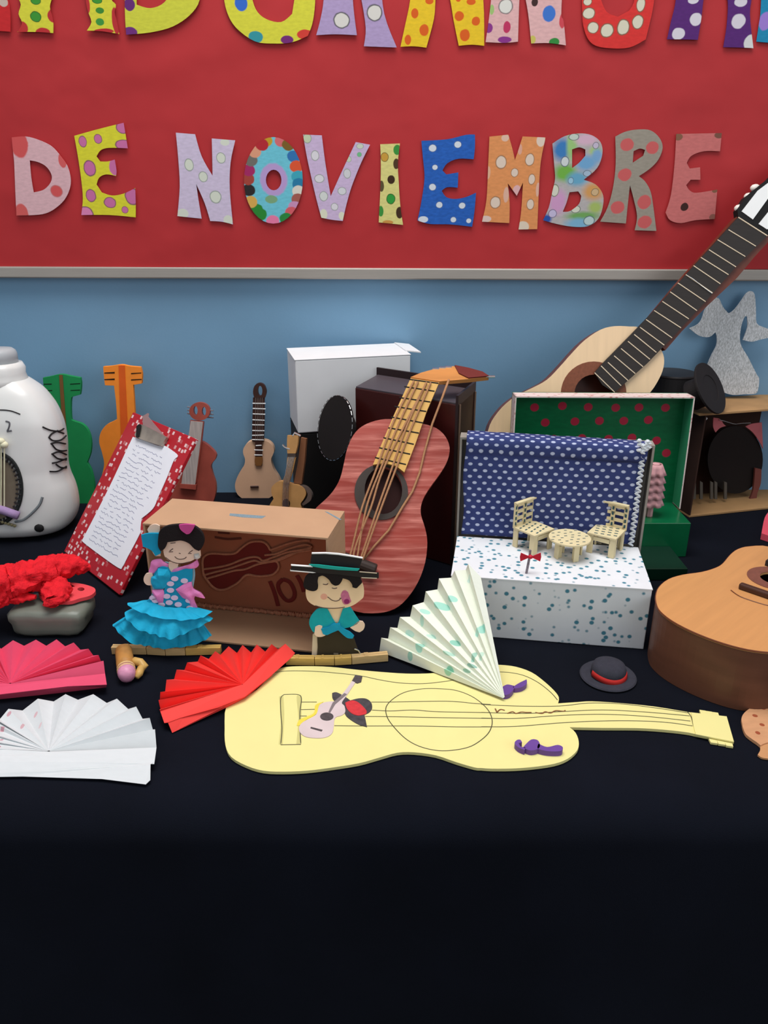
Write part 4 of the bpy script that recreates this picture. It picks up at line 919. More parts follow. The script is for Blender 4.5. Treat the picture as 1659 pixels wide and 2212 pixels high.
pan('back_panel', (0, .004, -DR), (WR, HR - .004, -DR + .003), DK); pan('side_panel', (0, .004, -DR), (.003, HR - .004, 0), DK); pan('side_panel', (WR - .003, .004, -DR), (WR, HR - .004, 0), DK)
RI = Fr(rf + bR * .05, uR, (0, 0, 1))
def sh2(o): o.matrix_basis = RF_.M.inverted() @ RI.M; return o
PKC = mat('dusty_pink_curtain', (190, 104, 108), .85, .1, 40)
sh2(cut('curtain_swag', RI, kBX([(545,350),(640,370),(690,440),(725,470),(640,500),(575,565),(540,480)]), PKC, 0, .002, t))
sh2(cut('curtain_swag', RI, kBX([(1010,480),(1100,440),(1245,420),(1262,800),(1200,680),(1110,560)]), PKC, 0, .002, t))
sh2(cut('side_curtain', RI, kBX([(30,1180),(120,1120),(165,1300),(180,1640),(120,1600),(20,1500)]), PKC, .0, .004, t))
sh2(cut('side_curtain', RI, kBX([(1150,1080),(1240,1100),(1230,1300),(1180,1450),(1160,1600),(1080,1610),(1060,1560),(1120,1400)]), mat('brown_curtain', (120, 66, 58), .85), .0, .004, t))
sh2(cut('arch_shade_disc', RI, kBX(ell(860,960,400,490,36)), mat('arch_shade_black', (26, 20, 18), .9), -.006, -.003, t, n=1, corner=90))  # black sheet put in for the shade of the arch opening
for x in (250, 350, 500, 560, 700):
    sh2(cut('fence_post', RI, kBX([(x, 1290 - (x % 3) * 12), (x + 40, 1290), (x + 40, 1530), (x, 1530)]), mat('dim_grey_post', (90, 84, 76), .8), .006, .009, t, smooth=False))
sh2(strokes('hanging_cord', RI, [kBX([(630,380),(740,410),(850,440),(950,430),(1080,425)])], .0009, STEEL, t, .004, 1))
mb = MB(); p = RI.loc(*one(kBX, 430, 362)); mb.blob((p[0], p[1], -.0), (.004, .003, .003), 1); sh2(mb.build('cord_knot', WHITE, t))
# hat lying on its side
_h = ray(1536, 838); hp = CAM + _h * ((EYE - HR - .0445) / -_h.z)
n_ = Vector((.62, -.58, .52)).normalized(); e1 = Vector((.72, 0, -.62)); e1 = (e1 - n_ * e1.dot(n_)).normalized()
HFm = Fr(hp, e1, n_.cross(e1))
t = thing('cordobes_hat', HFm.M, 'small black flat-brimmed hat with a dark red lining, tipped on the brown box', 'hat')
BF_ = mat('black_hat_felt', (30, 25, 26), .7, .1)
mb = MB(); mb.prism(ell(0, 0, .047, .047, 40), -.004, 0, [ell(0, 0, .024, .024, 28)]); mb.build('brim', BF_, t, bevel=.001)
mb = MB(); mb.lathe([(.024, -.001), (.0255, -.004), (.027, -.036), (.024, -.040), (.0005, -.041)], 36); mb.build('crown', BF_, t, smooth=False)
mb = MB(); mb.prism(ell(0, 0, .0238, .0238, 28), -.004, -.0015); mb.build('lining', mat('dark_red_lining', (120, 44, 36), .8), t)
g_ = MB(); hp2 = CAM + ray(1450, 842) * (1.408 / ray(1450, 842).y)
M2 = Matrix.Translation((hp2.x, hp2.y, TZ + HR + .0005))
t = thing('dark_drum', M2, 'dark grey round tin standing between the pale guitar and the black hat', 'tin')
mb = MB(); mb.lathe([(.0005, 0), (.043, 0), (.044, .002), (.044, .050), (.041, .054), (.0005, .0545)], 40); mb.build('body', mat('charcoal_shell', (52, 50, 52), .5, .06), t)
mb = MB(); mb.tube([(.0435 * math.cos(a), .0435 * math.sin(a), .051) for a in [2 * math.pi * i / 36 for i in range(36)]], .0012, 6, closed=True); mb.build('rim', BF_, t)
# silver dress cut-out
DRF = Fr(Vector((.665, WY - .030, TZ + HR)), (1, 0, 0), (0, .06, 1))
m, nt, b_, co = basic('silver_glitter_sheet', .5, .5, 0)
n1 = noise_n(nt, co, 700, 2, (1, .35, 1)); n1 = mth(nt, 'MULTIPLY_ADD', n1, 2.6, -.8)
nt.links.new(mixc(nt, mth(nt, 'MINIMUM', mth(nt, 'MAXIMUM', n1, 0.0), 1.0), lin((160, 164, 166)), lin((222, 224, 228))), b_.inputs['Base Color'])
bump(nt, b_, noise_n(nt, co, 900, 2), .5, .0008)
dr = cut('dress_cutout', DRF, kR([(770,92),(792,120),(800,220),(805,310),(860,340),(895,352),(885,410),(820,425),(770,437),(710,425),(728,380),(742,330),(740,265),(722,268),(700,330),(690,420),(705,475),(745,540),(775,600),(805,660),(822,690),(815,760),(795,792),(720,796),(640,800),(560,770),(455,665),(470,590),(500,520),(530,460),(532,400),(522,372),(480,405),(410,395),(345,345),(400,320),(430,280),(450,220),(500,150),(545,140),(575,200),(615,245),(650,220),(690,170),(735,105)]), m, 0, .0022, n=3, corner=70)
tag(dr, 'flat silver glitter dress cut-out with flared sleeves standing at the wall', 'dress')
# pink corner piece at the right edge
fr = level(1690, 1140, .0)
o = cut('pink_paper', fr, [(1645,1152),(1652,1118),(1665,1100),(1760,1110),(1780,1165),(1700,1170)], mat('coral_pink_paper', (226, 84, 104), .7), .0006, .012, corner=30)
tag(o, 'coral pink paper piece cut by the right edge of the picture', 'paper')

# ================================================================ GUITAR LYING ON THE RIGHT
hG = .082
L_ = [tab(*one(kQ, x, y), hG) for x, y in ((1248,125),(1040,115),(930,140),(860,190),(790,270),(720,310),(600,345),(430,370),(300,410),(215,480),(186,560),(195,640),(230,700),(330,780),(500,870),(700,950),(900,1020),(1100,1080),(1248,1115))]
rc = tab(*one(kQ, 1262, 405), hG)
bd = (tab(*one(kQ, 1248, 600), hG) - tab(*one(kQ, 930, 490), hG)).normalized()      # bridge direction
ax = Vector((-bd.y, bd.x, 0)).normalized()
fr = Fr(Vector((rc.x, rc.y, TZ)), bd, ax)
L2 = [((p - fr.o).dot(bd), (p - fr.o).dot(ax)) for p in L_]
left = [p for p in L2]
ymin = min(p[1] for p in left)
# keep the points left of the axis, mirror them
left = [p for p in left if p[0] < -.004]
right = [(-x, y) for x, y in reversed(left)]
outl = cr(left + right, 3, True, 85)
GM = Matrix.Translation((.006, -.004, 0)) @ fr.M
t = thing('classical_guitar', GM, 'full-bodied tan classical guitar lying on its back at the right edge', 'guitar')
TOPM = mat('amber_cedar_top', (206, 148, 92), .42, .05, 10, (14, 1, 1), spec=.4); SIDE = mat('brown_mahogany_side', (104, 66, 50), .4, .12, 18, (1, 1, 5))
rr = .019
mb = MB(); mb.prism(outl, hG - .003, hG, [ell(0, 0, rr, rr, 32)]); mb.build('sound_board', TOPM, t)
cxm = sum(p[0] for p in outl) / len(outl); cym = sum(p[1] for p in outl) / len(outl)
mb = MB(); mb.prism(outl, .0, hG - .003, [[(x * .97 + cxm * .03, y * .97 + cym * .03) for x, y in outl]]); mb.build('side', SIDE, t)
mb = MB(); mb.prism([(x * .972 + cxm * .028, y * .972 + cym * .028) for x, y in outl], .001, .004); mb.build('back', SIDE, t)
mb = MB(); mb.tube([(x, y, hG - .001) for x, y in outl], .0012, 5, closed=True); mb.build('binding', mat('dark_binding', (110, 58, 34), .4), t)
mb = MB(); mb.prism(ell(0, 0, rr + .016, rr + .016, 40), hG, hG + .0006, [ell(0, 0, rr, rr, 32)]); mb.build('rosette', mat('plum_rosette', (124, 76, 62), .5, .12, 150), t)
def gl(x, y): p = tab(*one(kQ, x, y), hG) - fr.o; return (p.dot(bd), p.dot(ax))
b0, b1 = gl(930, 492), gl(1248, 592)
mb = MB(); mb.box(((b0[0] - b0[0]) / 2, (b0[1] + b1[1]) / 2, hG + .004), (-2 * b0[0], .009, .008)); mb.build('bridge', mat('dark_bridge_wood', (74, 46, 34), .5), t, bevel=.002)
c0 = [gl(x, y) for x, y in ((860,510),(905,545),(960,575),(1060,610),(1160,640),(1248,660),(1330,690))]
mb = MB(); mb.tube([(x, y, hG + .0005) for x, y in cr(c0, 4, False)], .0008, 5, flat=.5); mb.build('scratch_line', mat('dark_binding', (0, 0, 0)), t)
mb = MB(); yT = max(p[1] for p in left)
mb.box((0, (rr + yT + .32) / 2 + .01, hG + .004), (.052, yT + .32 - rr, .008)); mb.build('fretboard', EB, t)

# ================================================================ YELLOW CARD GUITAR
fr = level(830, 1560, 0)
YM = mat('pale_yellow_card', (236, 226, 152), .75, .02, 20)
ow = kY([(385,130),(440,112),(560,108),(700,112),(850,128),(1000,142),(1150,152),(1260,152),(1330,148)]) + kY([(1480,135),(1600,118)]) + kZ([(60,100),(110,97),(200,108),(290,140),(360,190),(420,245),(448,285),(443,320),(560,312),(640,308),(800,318),(1000,338),(1195,370)]) + kZ([(1215,372),(1300,382),(1420,395),(1462,542),(1350,520),(1240,498),(1180,486),(1050,472),(900,463),(700,462),(510,458),(545,490),(563,540),(555,590),(500,640),(420,670),(300,688),(180,697),(60,698),(0,694)]) + kY([(1560,712),(1450,680),(1330,640),(1200,622),(1100,625),(990,655),(870,688),(700,715),(560,732),(420,738),(300,732),(200,702),(110,650),(75,580),(70,480),(80,350),(160,310),(260,250),(330,180)])
t = thing('yellow_guitar', fr.M, 'flat pale yellow card guitar lying on the dark cloth', 'guitar')
cut('body', fr, ow, YM, .0005, .004, t, n=3, corner=60)
cut('headstock', fr, kZ([(1215,372),(1420,395),(1462,542),(1240,498),(1228,450)]), YM, .004, .0055, t, smooth=False)
for x, y, dx_, dy_ in ((1262,357,12,-4),(1298,363,12,-4),(1334,369,12,-4)): cut('tuning_tab', fr, kZ([(x, y), (x + 36, y + 5), (x + 44, y + 28), (x + 8, y + 22)]), YM, .0005, .003, t, smooth=False)
for x, y in ((1310,512),(1355,520),(1400,530)): cut('tuning_tab', fr, kZ([(x, y), (x + 48, y + 8), (x + 58, y + 40), (x + 18, y + 34)]), YM, .0005, .003, t, smooth=False)
strokes('outline_pen', fr, [kY([(370,145),(450,136),(600,138),(750,150),(880,165),(1000,190),(1120,208),(1250,212),(1360,202),(1440,190)]), kY([(1330,241),(1440,250),(1530,280),(1600,325),(1650,380),(1668,440),(1650,500),(1600,550),(1530,590),(1430,610),(1330,610),(1230,585),(1150,540),(1080,470),(1040,410),(1035,350),(1080,300),(1150,262),(1250,243),(1330,241)]),
   kY([(425,277),(505,277),(528,300),(520,380),(520,480),(525,575),(405,577),(412,480),(405,380),(405,300),(425,277)]), kZ([(90,137),(170,142),(250,160),(330,200),(400,255),(440,300)]),
   kY([(525,322),(620,322)]), kY([(525,367),(610,365)]), kY([(520,405),(560,405)]), kY([(945,322),(1050,322),(1250,318),(1430,318),(1560,330),(1659,336)]), kY([(950,370),(1060,375),(1200,370),(1350,380),(1659,385)]), kY([(910,408),(1100,410),(1350,415),(1659,420)]), kY([(725,463),(900,465),(1200,465),(1450,470),(1659,470)]),
   kZ([(0,326),(200,335),(450,335),(620,318),(800,322),(1000,345),(1200,375)]), kZ([(0,372),(250,378),(450,368),(700,358),(950,370),(1205,392)]), kZ([(0,405),(200,407),(450,390),(700,383),(950,395),(1210,422)]), kZ([(0,455),(200,453),(500,430),(800,420),(1050,428),(1222,450)]), kZ([(1195,370),(1215,400),(1228,450),(1245,500)])], .00055, PEN, t, .0042, .3)
for x in ((395,290,418,575), (500,290,522,575)):
    cut('bridge_shading', fr, kY([(x[0],x[1]),(x[0]+25,x[1]-8),(x[2]+8,400),(x[0]+22,x[3]),(x[0]-2,x[3]),(x[2]-12,420)]), mat('pale_olive_pencil', (206, 198, 128), .8), .004, .0042, t, corner=70)
for kf, l in ((kZ, [(108,240),(120,225),(150,210),(190,218),(185,240),(165,262),(140,270),(118,262)]), (kZ, [(180,225),(220,200),(262,180),(262,205),(235,225),(195,232)]), (kZ, [(192,550),(205,532),(225,530),(235,545),(215,550),(228,570),(255,575),(250,590),(215,575)]), (kZ, [(240,575),(262,550),(290,528),(325,532),(340,560),(330,582),(285,592)]), (kZ, [(330,552),(380,572),(440,560),(470,572),(465,592),(430,598),(370,594),(325,580)])):
    o = cut('clay_f_hole', fr, kf(l), mat('purple_clay', (106, 70, 150), .5, .1), .004, .0105, t, corner=85, bevel=.002)
cut('drawn_guitar', fr, kY([(640,335),(700,318),(735,320),(800,240),(830,195),(850,205),(800,280),(770,325),(785,345),(790,380),(770,400),(730,415),(722,460),(715,500),(690,525),(640,536),(560,530),(522,505),(515,470),(540,440),(590,415),(620,390)]), mat('pale_mauve_print', (214, 196, 196), .8), .004, .005, t, corner=60)
cut('drawn_headstock', fr, kY([(850,160),(892,168),(885,200),(862,208),(830,195)]), mat('dark_grey_print', (80, 72, 74), .8, .2, 200), .004, .0052, t, smooth=False)
cut('drawn_soundhole', fr, kY(ell(680,408,40,24,20)), mat('dark_grey_print', (0,)*3), .005, .0054, t, n=1, corner=90)
cut('drawn_bridge', fr, kY([(585,470),(655,488),(648,497),(582,478)]), mat('dark_grey_print', (0,)*3), .005, .0054, t, smooth=False)
cut('drawn_neck_line', fr, kY([(785,268),(800,275),(730,335),(700,385),(690,380),(715,325)]), mat('mid_grey_print', (128, 116, 118), .8), .005, .0054, t, smooth=False)
cut('drawn_hat', fr, kY([(712,268),(740,264),(790,290),(820,312),(870,300),(915,302),(945,325),(950,360),(930,385),(905,395),(920,470),(870,455),(820,425),(790,395),(780,345),(740,325),(715,300)]), mat('charcoal_print', (70, 66, 70), .8, .3, 160), .004, .0048, t, corner=60)
cut('drawn_hat_band', fr, kY([(790,325),(830,312),(870,325),(915,370),(915,392),(870,402),(830,390),(800,360)]), mat('red_print', (206, 54, 60), .8, .12, 200), .0048, .0053, t, corner=70)
cut('yellow_shading', fr, kY([(600,390),(612,340),(660,320),(640,340),(620,390),(560,425),(520,460),(500,462),(520,425)]), mat('strong_yellow_print', (232, 212, 80), .8), .004, .0046, t, corner=70)
strokes('handwriting', fr, [kZ([(80,350),(90,372),(110,355),(135,360)]), kZ([(150,378),(180,368),(200,378),(230,370),(260,372),(290,372)]), kZ([(312,372),(350,378),(370,368),(400,375),(430,362),(475,365),(485,360)])], .0008, mat('brown_ink', (130, 84, 50), .8), t, .0044, .3)

# ================================================================ SMALL FELT HAT, CUT-OUT AT THE RIGHT
p = tab(1313, 1462)
t = thing('felt_hat', Matrix.Translation((p.x, p.y, TZ + .0004)), 'small dark grey felt hat with a red band beyond the yellow guitar neck', 'hat')
FE = mat('dark_grey_felt', (52, 52, 62), .95, .12, 120, b_s=.3, b_scale=800)
mb = MB(); mb.lathe([(.0005, 0), (.033, 0), (.0345, .0015), (.033, .003), (.021, .0035), (.0005, .0035)], 40); mb.build('brim', FE, t, smooth=False)
mb = MB(); mb.lathe([(.0215, .0035), (.0212, .012), (.019, .0175), (.013, .020), (.0005, .0205)], 32); mb.build('crown', FE, t, smooth=True)
mb = MB(); rows = []
for z, r in ((.0036, .0228), (.007, .0222), (.0105, .0214)):
    rows.append([(r * math.cos(a), r * math.sin(a), z + .0015 * math.sin(a * 2.2)) for a in [math.radians(190 + i * 7) for i in range(23)]])
mb.grid(rows); mb.build('hat_band', mat('red_felt_band', (184, 40, 36), .8, .1), t, smooth=True, thick=.0006)
fr = level(1650, 1580)
o = thing('spotted_cutout', fr.M, 'tan shell-shaped cut-out with red-brown dots at the right edge', 'castanet')
mE = paint('tan_card_red_dots', fr, (206, 152, 112), [(930,640,75,45,(158,80,52)),(685,860,75,45,(158,80,52)),(895,1130,75,48,(158,80,52)),(770,1375,70,50,(158,80,52)),(1200,900,75,45,(158,80,52)),(1250,1300,75,45,(158,80,52))], kE, .0723, wob=.15)
cut('shell', fr, kE([(1090,405),(900,425),(700,480),(500,590),(360,720),(300,860),(320,1000),(345,1130),(430,1320),(600,1460),(760,1570),(870,1660),(1000,1600),(1200,1560),(1450,1640),(1700,1500),(1880,1200),(1850,800),(1600,500),(1300,410)]), mE, .0005, .004, o)
cut('tab', fr, kE([(870,1660),(860,1800),(785,1940),(900,2020),(1060,2050),(1300,2060),(1480,1980),(1420,1800),(1450,1640),(1200,1540),(1000,1590)]), mat('tan_card', (200, 146, 100), .8), .0005, .0025, o)

# ================================================================ FANS
def fan(name, label, fr, pv, pts, mtl, strips=(), thick=.0005, dots=None, wp=.004, inner=.0):
    """folded paper fan: pts = alternate (x, y, height) of crests and valleys seen round the rim, pv = pivot"""
    t = thing(name, fr.M, label, 'fan')
    P0 = fr.p3(pv[0], pv[1], wp)
    mb = MB(); rim_ = [fr.p3(x, y, w_) for x, y, w_ in pts]
    vs = []
    for p in rim_:
        d_ = (p - P0); vs.append(P0 + d_ * .012 + Vector((0, 0, .0))); vs.append(P0 + d_ * .5 + Vector((0, 0, 0))); vs.append(p)
    fs = []
    for i in range(len(rim_) - 1):
        for j in range(2): fs.append((3 * i + j, 3 * i + j + 1, 3 * i + j + 4, 3 * i + j + 3))
    mb.add(vs, fs); mb.build('pleated_sheet', mtl, t, thick=thick)
    for s_ in strips:
        mb = MB(); q = [fr.p3(x, y, w_) for x, y, w_ in s_]
        mb.add(q, [tuple(range(len(q)))]); mb.build('folded_end', mtl, t, thick=thick)
    return t
def zz(kf, l, hi, lo, n0=0): return [(*one(kf, x, y), hi if i % 2 == 0 else (hi * .6 if i < n0 else lo)) for i, (x, y) in enumerate(l)]
fr = level(105, 1618)
mw = paint('white_paper_pink_specks', fr, (216, 220, 222), [(280,1443,24,18,(206,160,170)),(100,1575,20,16,(206,160,170)),(330,1555,16,18,(216,180,186)),(215,1672,18,16,(210,170,176)),(38,1690,22,16,(196,150,160)),(745,1357,22,14,(216,200,204)),(370,1650,12,20,(220,196,200)),(5,1850,14,16,(190,140,150)),(30,1778,14,10,(200,150,160))], kL, .2441, wob=.3, var=.02)
wl = [(-560,1770),(-540,1660),(-530,1640),(-470,1560),(-440,1540),(-360,1470),(-250,1460),(-160,1440),(-90,1500),(0,1530),(75,1440),(200,1455),(335,1350),(475,1375),(580,1310),(690,1360),(825,1310),(945,1388),(1035,1350),(1135,1442),(1205,1420),(1262,1528),(1325,1520),(1352,1622),(1372,1622),(1385,1782)]
def wmir(l): return l
fan('white_fan', 'large white pleated paper fan with faint pink specks at the lower left', fr, one(kL, 430, 1815), zz(kL, wl, .016, .003, 10), mw,
  [[(*one(kL, -560, 1770), .012), (*one(kL, 430, 1818), .010), (*one(kL, 1385, 1782), .012), (*one(kL, 1365, 1928), .008), (*one(kL, -560, 1905), .008)],
   [(*one(kL, -560, 1905), .0085), (*one(kL, 1365, 1912), .0085), (*one(kL, 1332, 1930), .0085), (*one(kL, 1330, 2070), .003), (*one(kL, 1290, 2108), .001), (*one(kL, 900, 2060), .002), (*one(kL, 200, 2038), .002), (*one(kL, -560, 2050), .002)]], wp=.008)
fr = level(22, 1480)
mpk = mat('pink_fan_paper', (226, 78, 112), .65, .03, 40)
pl = [(-560,1215),(-540,1130),(-530,1060),(-500,1000),(-470,960),(-420,960),(-380,900),(-310,900),(-260,850),(-190,890),(-120,835),(-60,905),(10,905)][:12] + [(10,908),(115,833),(213,882),(318,828),(410,882),(500,825),(577,887),(652,853),(712,917),(783,908),(826,968),(872,962),(893,1018),(916,1015),(928,1130),(942,1130)]
pl = [(-560,1215),(-545,1130),(-520,1050),(-470,1000),(-430,930),(-370,920),(-310,860),(-240,890),(-180,832),(-90,890),(-70,850),(10,908),(115,833),(213,882),(318,828),(410,882),(500,825),(577,887),(652,853),(712,917),(783,908),(826,968),(872,962),(893,1018),(916,1015),(930,1128)]
fan('pink_fan', 'raspberry pink pleated paper fan above the white fan', fr, one(kL, 90, 1215), zz(kL, pl, .016, .003), mpk,
  [[(*one(kL, -560, 1200), .012), (*one(kL, 90, 1218), .012), (*one(kL, 930, 1128), .014), (*one(kL, 945, 1225), .014), (*one(kL, 600, 1240), .013), (*one(kL, 0, 1312), .012), (*one(kL, -560, 1320), .012)],
   [(*one(kL, -560, 1320), .0118), (*one(kL, 0, 1312), .0118), (*one(kL, 600, 1240), .0128), (*one(kL, 945, 1225), .0138), (*one(kL, 942, 1246), .001), (*one(kL, 500, 1300), .001), (*one(kL, 0, 1352), .001), (*one(kL, -560, 1370), .001)]], wp=.012)
fr = level(515, 1478)
mrd = mat('scarlet_fan_paper', (240, 64, 58), .65, .03, 40)
rl = [(1440,105),(1360,165),(1290,108),(1222,190),(1130,112),(1068,200),(975,118),(915,205),(825,132),(735,225),(680,185),(608,270),(520,230),(490,298),(375,308),(345,390),(260,385),(232,490),(150,495),(135,622),(82,628),(78,715),(62,715),(85,820),(75,818)]
fan('red_fan', 'scarlet pleated paper fan overlapping the left end of the yellow guitar', fr, one(kRd, 975, 548), zz(kRd, rl, .018, .004), mrd,
  [[(*one(kRd, 75, 818), .016), (*one(kRd, 975, 548), .014), (*one(kRd, 1360, 165), .012), (*one(kRd, 1440, 105), .020), (*one(kRd, 1545, 205), .012), (*one(kRd, 1500, 260), .011), (*one(kRd, 1250, 480), .0105), (*one(kRd, 1000, 680), .0105), (*one(kRd, 700, 800), .0105), (*one(kRd, 300, 910), .010), (*one(kRd, 165, 960), .010), (*one(kRd, 125, 965), .010)],
   [(*one(kRd, 165, 960), .0096), (*one(kRd, 300, 910), .0096), (*one(kRd, 700, 800), .0101), (*one(kRd, 1000, 680), .0101), (*one(kRd, 1300, 440), .0101), (*one(kRd, 1295, 450), .006), (*one(kRd, 1000, 695), .0045), (*one(kRd, 800, 795), .004), (*one(kRd, 500, 935), .001), (*one(kRd, 210, 1070), .001)]], wp=.014)
# cream fan leaning on the dotted box
pv = tab(*one(kF, 1310, 1400), .0065); lb = tab(*one(kF, 60, 935), .001); e_ = Vector(tab(1036, 1262, HD)); e_ = Vector((e_.x, e_.y, TZ + HD + .004))
u0 = (pv - lb).normalized(); fr = Fr(lb, u0, (e_ - lb)); fr = Fr(lb, u0, e_ - lb)
mcr = paint('cream_paper_mint_dots', fr, (232, 236, 222), [(715,503,75,46,(164,216,200)),(828,435,46,38,(170,220,206)),(545,558,48,30,(176,222,208)),(515,650,26,50,(184,220,206)),(845,868,54,34,(150,204,186)),(1118,725,36,54,(170,220,206)),(1072,760,30,46,(180,222,208)),(490,920,44,50,(166,214,200)),(395,1010,30,44,(164,210,196)),(780,1150,46,54,(160,210,186)),(985,215,20,40,(206,226,216)),(600,800,50,24,(196,224,212)),(380,770,60,30,(196,226,216)),(1030,1010,24,60,(166,206,190)),(1105,1000,22,50,(196,222,206)),(780,980,60,24,(180,216,200)),(960,1150,50,18,(160,200,180)),(1010,1100,60,20,(150,190,176))], kF, .211, wob=.08, var=.02)
cl_ = [(45,935),(65,795),(135,805),(155,688),(230,695),(255,582),(360,580),(385,465),(500,430),(520,320),(640,300),(655,188),(780,180),(815,108),(930,100),(955,40),(1082,172)]
pts = []
for i, (x, y) in enumerate(cl_): pts.append((*one(kF, x, y), .018 if i % 2 == 1 else .004))
fan('cream_fan', 'cream pleated paper fan with mint green dots leaning on the dotted box', fr, one(kF, 1330, 1420), pts, mcr, wp=.004)

# ================================================================ RED RUFFLE ON THE GREY STONE
sc = tab(122, 1378); c0 = tab(120, 1352)
Sx = tab(202, 1350).x - tab(40, 1350).x
t = thing('grey_stone', Matrix.Translation((c0.x, tab(122, 1378).y + .030, TZ)), 'smooth grey-green stone block under the red ruffled piece', 'stone')
hS_ = height(tab(122, 1378), 1323) - .002
b = bmesh.new(); bmesh.ops.create_cube(b, size=1); bmesh.ops.subdivide_edges(b, edges=b.edges, cuts=5, use_grid_fill=True)
mb = MB(); vs = []
for q in b.verts:
    p = Vector(q.co); s_ = Vector((abs(p.x) * 2, abs(p.y) * 2, abs(p.z) * 2)); ln = (s_.x ** 7 + s_.y ** 7 + s_.z ** 7) ** (1 / 7)
    ln = max(ln, 1e-6); mx_ = max(s_); p = p * (mx_ / ln); p = Vector((p.x * Sx, p.y * .062, p.z * hS_)); p += Vector((1, 1, 1)) * .0012 * noise.noise(p * 40)
    if p.z < 0: p.x *= .93
    vs.append(p + Vector((0, 0, hS_ / 2 + .0008)))
mb.add(vs, [[x.index for x in f.verts] for f in b.faces]); b.free()
mb.build('block', mat('grey_green_stone', (112, 118, 108), .4, .12, 25, spec=.45), t, smooth=True)
hz = hS_ + .008
fr = level(110, 1290, hz)
t = thing('ruffled_piece', fr.M, 'red crumpled tissue ruffles with a coral eyelet end, resting on the grey stone', 'craft')
o = cut('coral_end', fr, kRF([(780,560),(1000,560),(1150,568),(1300,590),(1420,625),(1480,660),(1480,710),(1400,770),(1250,810),(1050,860),(700,830),(600,700)]), mat('coral_card', (226, 74, 82), .7), -.005, 0, t, [kRF(ell(1262,668,55,28,18)), kRF([(1010,600),(1090,580),(1170,625),(1090,645),(1015,650)])])
TIS = mat('red_tissue', (222, 40, 50), .95, .14, 60, b_s=.8, b_scale=160, spec=.05, bd=.004)
def lump(path_, r, name, seed, squash=.75):
    mb = MB(); n = len(path_); sides = 40; rows = []
    pp_ = path_; 
    for i in range(70):
        f = i / 69 * (n - 1); a = int(min(f, n - 2)); g = f - a
        p = Vector(pp_[a]).lerp(Vector(pp_[a + 1]), g); rad = r[a] * (1 - g) + r[a + 1] * g
        tng = (Vector(pp_[min(a + 1, n - 1)]) - Vector(pp_[a])).normalized(); e1_ = tng.cross(Vector((0, 0, 1))).normalized(); e2_ = e1_.cross(tng)
        row = []
        for j in range(sides + 1):
            an_ = 2 * math.pi * (j % sides) / sides
            q = p + e1_ * math.cos(an_) * rad + e2_ * math.sin(an_) * rad * squash
            nn = noise.noise(q * 70 + Vector((seed, 0, 0))); n2 = 1 - abs(noise.noise(q * 130 + Vector((0, seed, 0)))) * 2.4; n3 = noise.noise(q * 260)
            n4 = 1 - abs(noise.noise(q * 85 + Vector((5, 5, seed)))) * 2.6; rr_ = .98 + .26 * nn + .20 * n2 + .16 * n4 + .05 * n3
            row.append(p + (q - p) * rr_)
        rows.append(row)
    mb.grid(rows)
    for e in (0, -1): mb.add([sum((Vector(v) for v in rows[e]), Vector()) / len(rows[e])] + rows[e], [(0, i + 1, i + 2) for i in range(sides)])
    return mb.build(name, TIS, t, smooth=True)
def q3(x, y, w_): return tuple(fr.p3(*one(kRF, x, y), w_))
lump([q3(-700, 720, .022), q3(-250, 640, .022), q3(150, 560, .020), q3(500, 470, .022), q3(850, 340, .024), q3(1150, 300, .022), q3(1400, 330, .014)], [.024, .026, .027, .024, .021, .016, .006], 'tissue_ruffle', 3)
lump([q3(-300, 850, .008), q3(100, 760, .006), q3(300, 800, .004), q3(560, 790, .004)], [.02, .02, .012, .004], 'lower_ruffle', 8, .5)
lump([q3(820, 520, .012), q3(870, 700, .010), q3(860, 850, .006), q3(850, 900, .0)], [.013, .017, .013, .007], 'hanging_ruffle', 14, .6)

# ================================================================ OCHRE CRAFT BIT
p = tab(278, 1476)
t = thing('clay_figure', Matrix.Translation((p.x, p.y + .012, TZ)), 'small ochre rolled craft piece with a pink tip below the woman cut-out', 'ornament')
OC = mat('ochre_roll', (186, 130, 66), .5, .14, 120)
a = tab(*one(kW, 265, 1720), .008) - t.matrix_world.translation; b_ = tab(*one(kW, 305, 2020), .009) - t.matrix_world.translation
a.z = .0115; b_.z = .0115
mb = MB(); mb.tube([a, a.lerp(b_, .45), a.lerp(b_, .7)], [.0105, .0110, .0108], 18); mb.build('roll', OC, t, smooth=True)
mb = MB(); mb.tube([a.lerp(b_, .69), a.lerp(b_, .74)], [.0112, .0112], 18); mb.tube([a.lerp(b_, .78), a.lerp(b_, .82)], [.0112, .0110], 18); mb.build('pale_band', mat('gold_cream', (222, 184, 130), .35), t)
mb = MB(); mb.tube([a.lerp(b_, .76), a.lerp(b_, .88), a.lerp(b_, .98), a.lerp(b_, 1.04)], [.0109, .0108, .0092, .004], 18); mb.build('pink_tip', mat('pearl_pink', (214, 146, 176), .35, .12, 300, (.3, 1, 1)), t, smooth=True)
o_ = t.matrix_world.translation
def oc(x, y, z): q = tab(*one(kW, x, y), z) - o_; return (q.x, q.y, z)
mb = MB(); mb.tube([oc(*q) for q in ((345,1850,.010),(400,1815,.014),(460,1830,.014),(530,1870,.010),(470,1900,.009),(445,1960,.008),(415,2010,.006))], [.004, .0055, .0055, .003, .005, .005, .003], 10); mb.build('curled_loop', mat('golden_curl', (206, 164, 92), .4, .1), t, smooth=True)

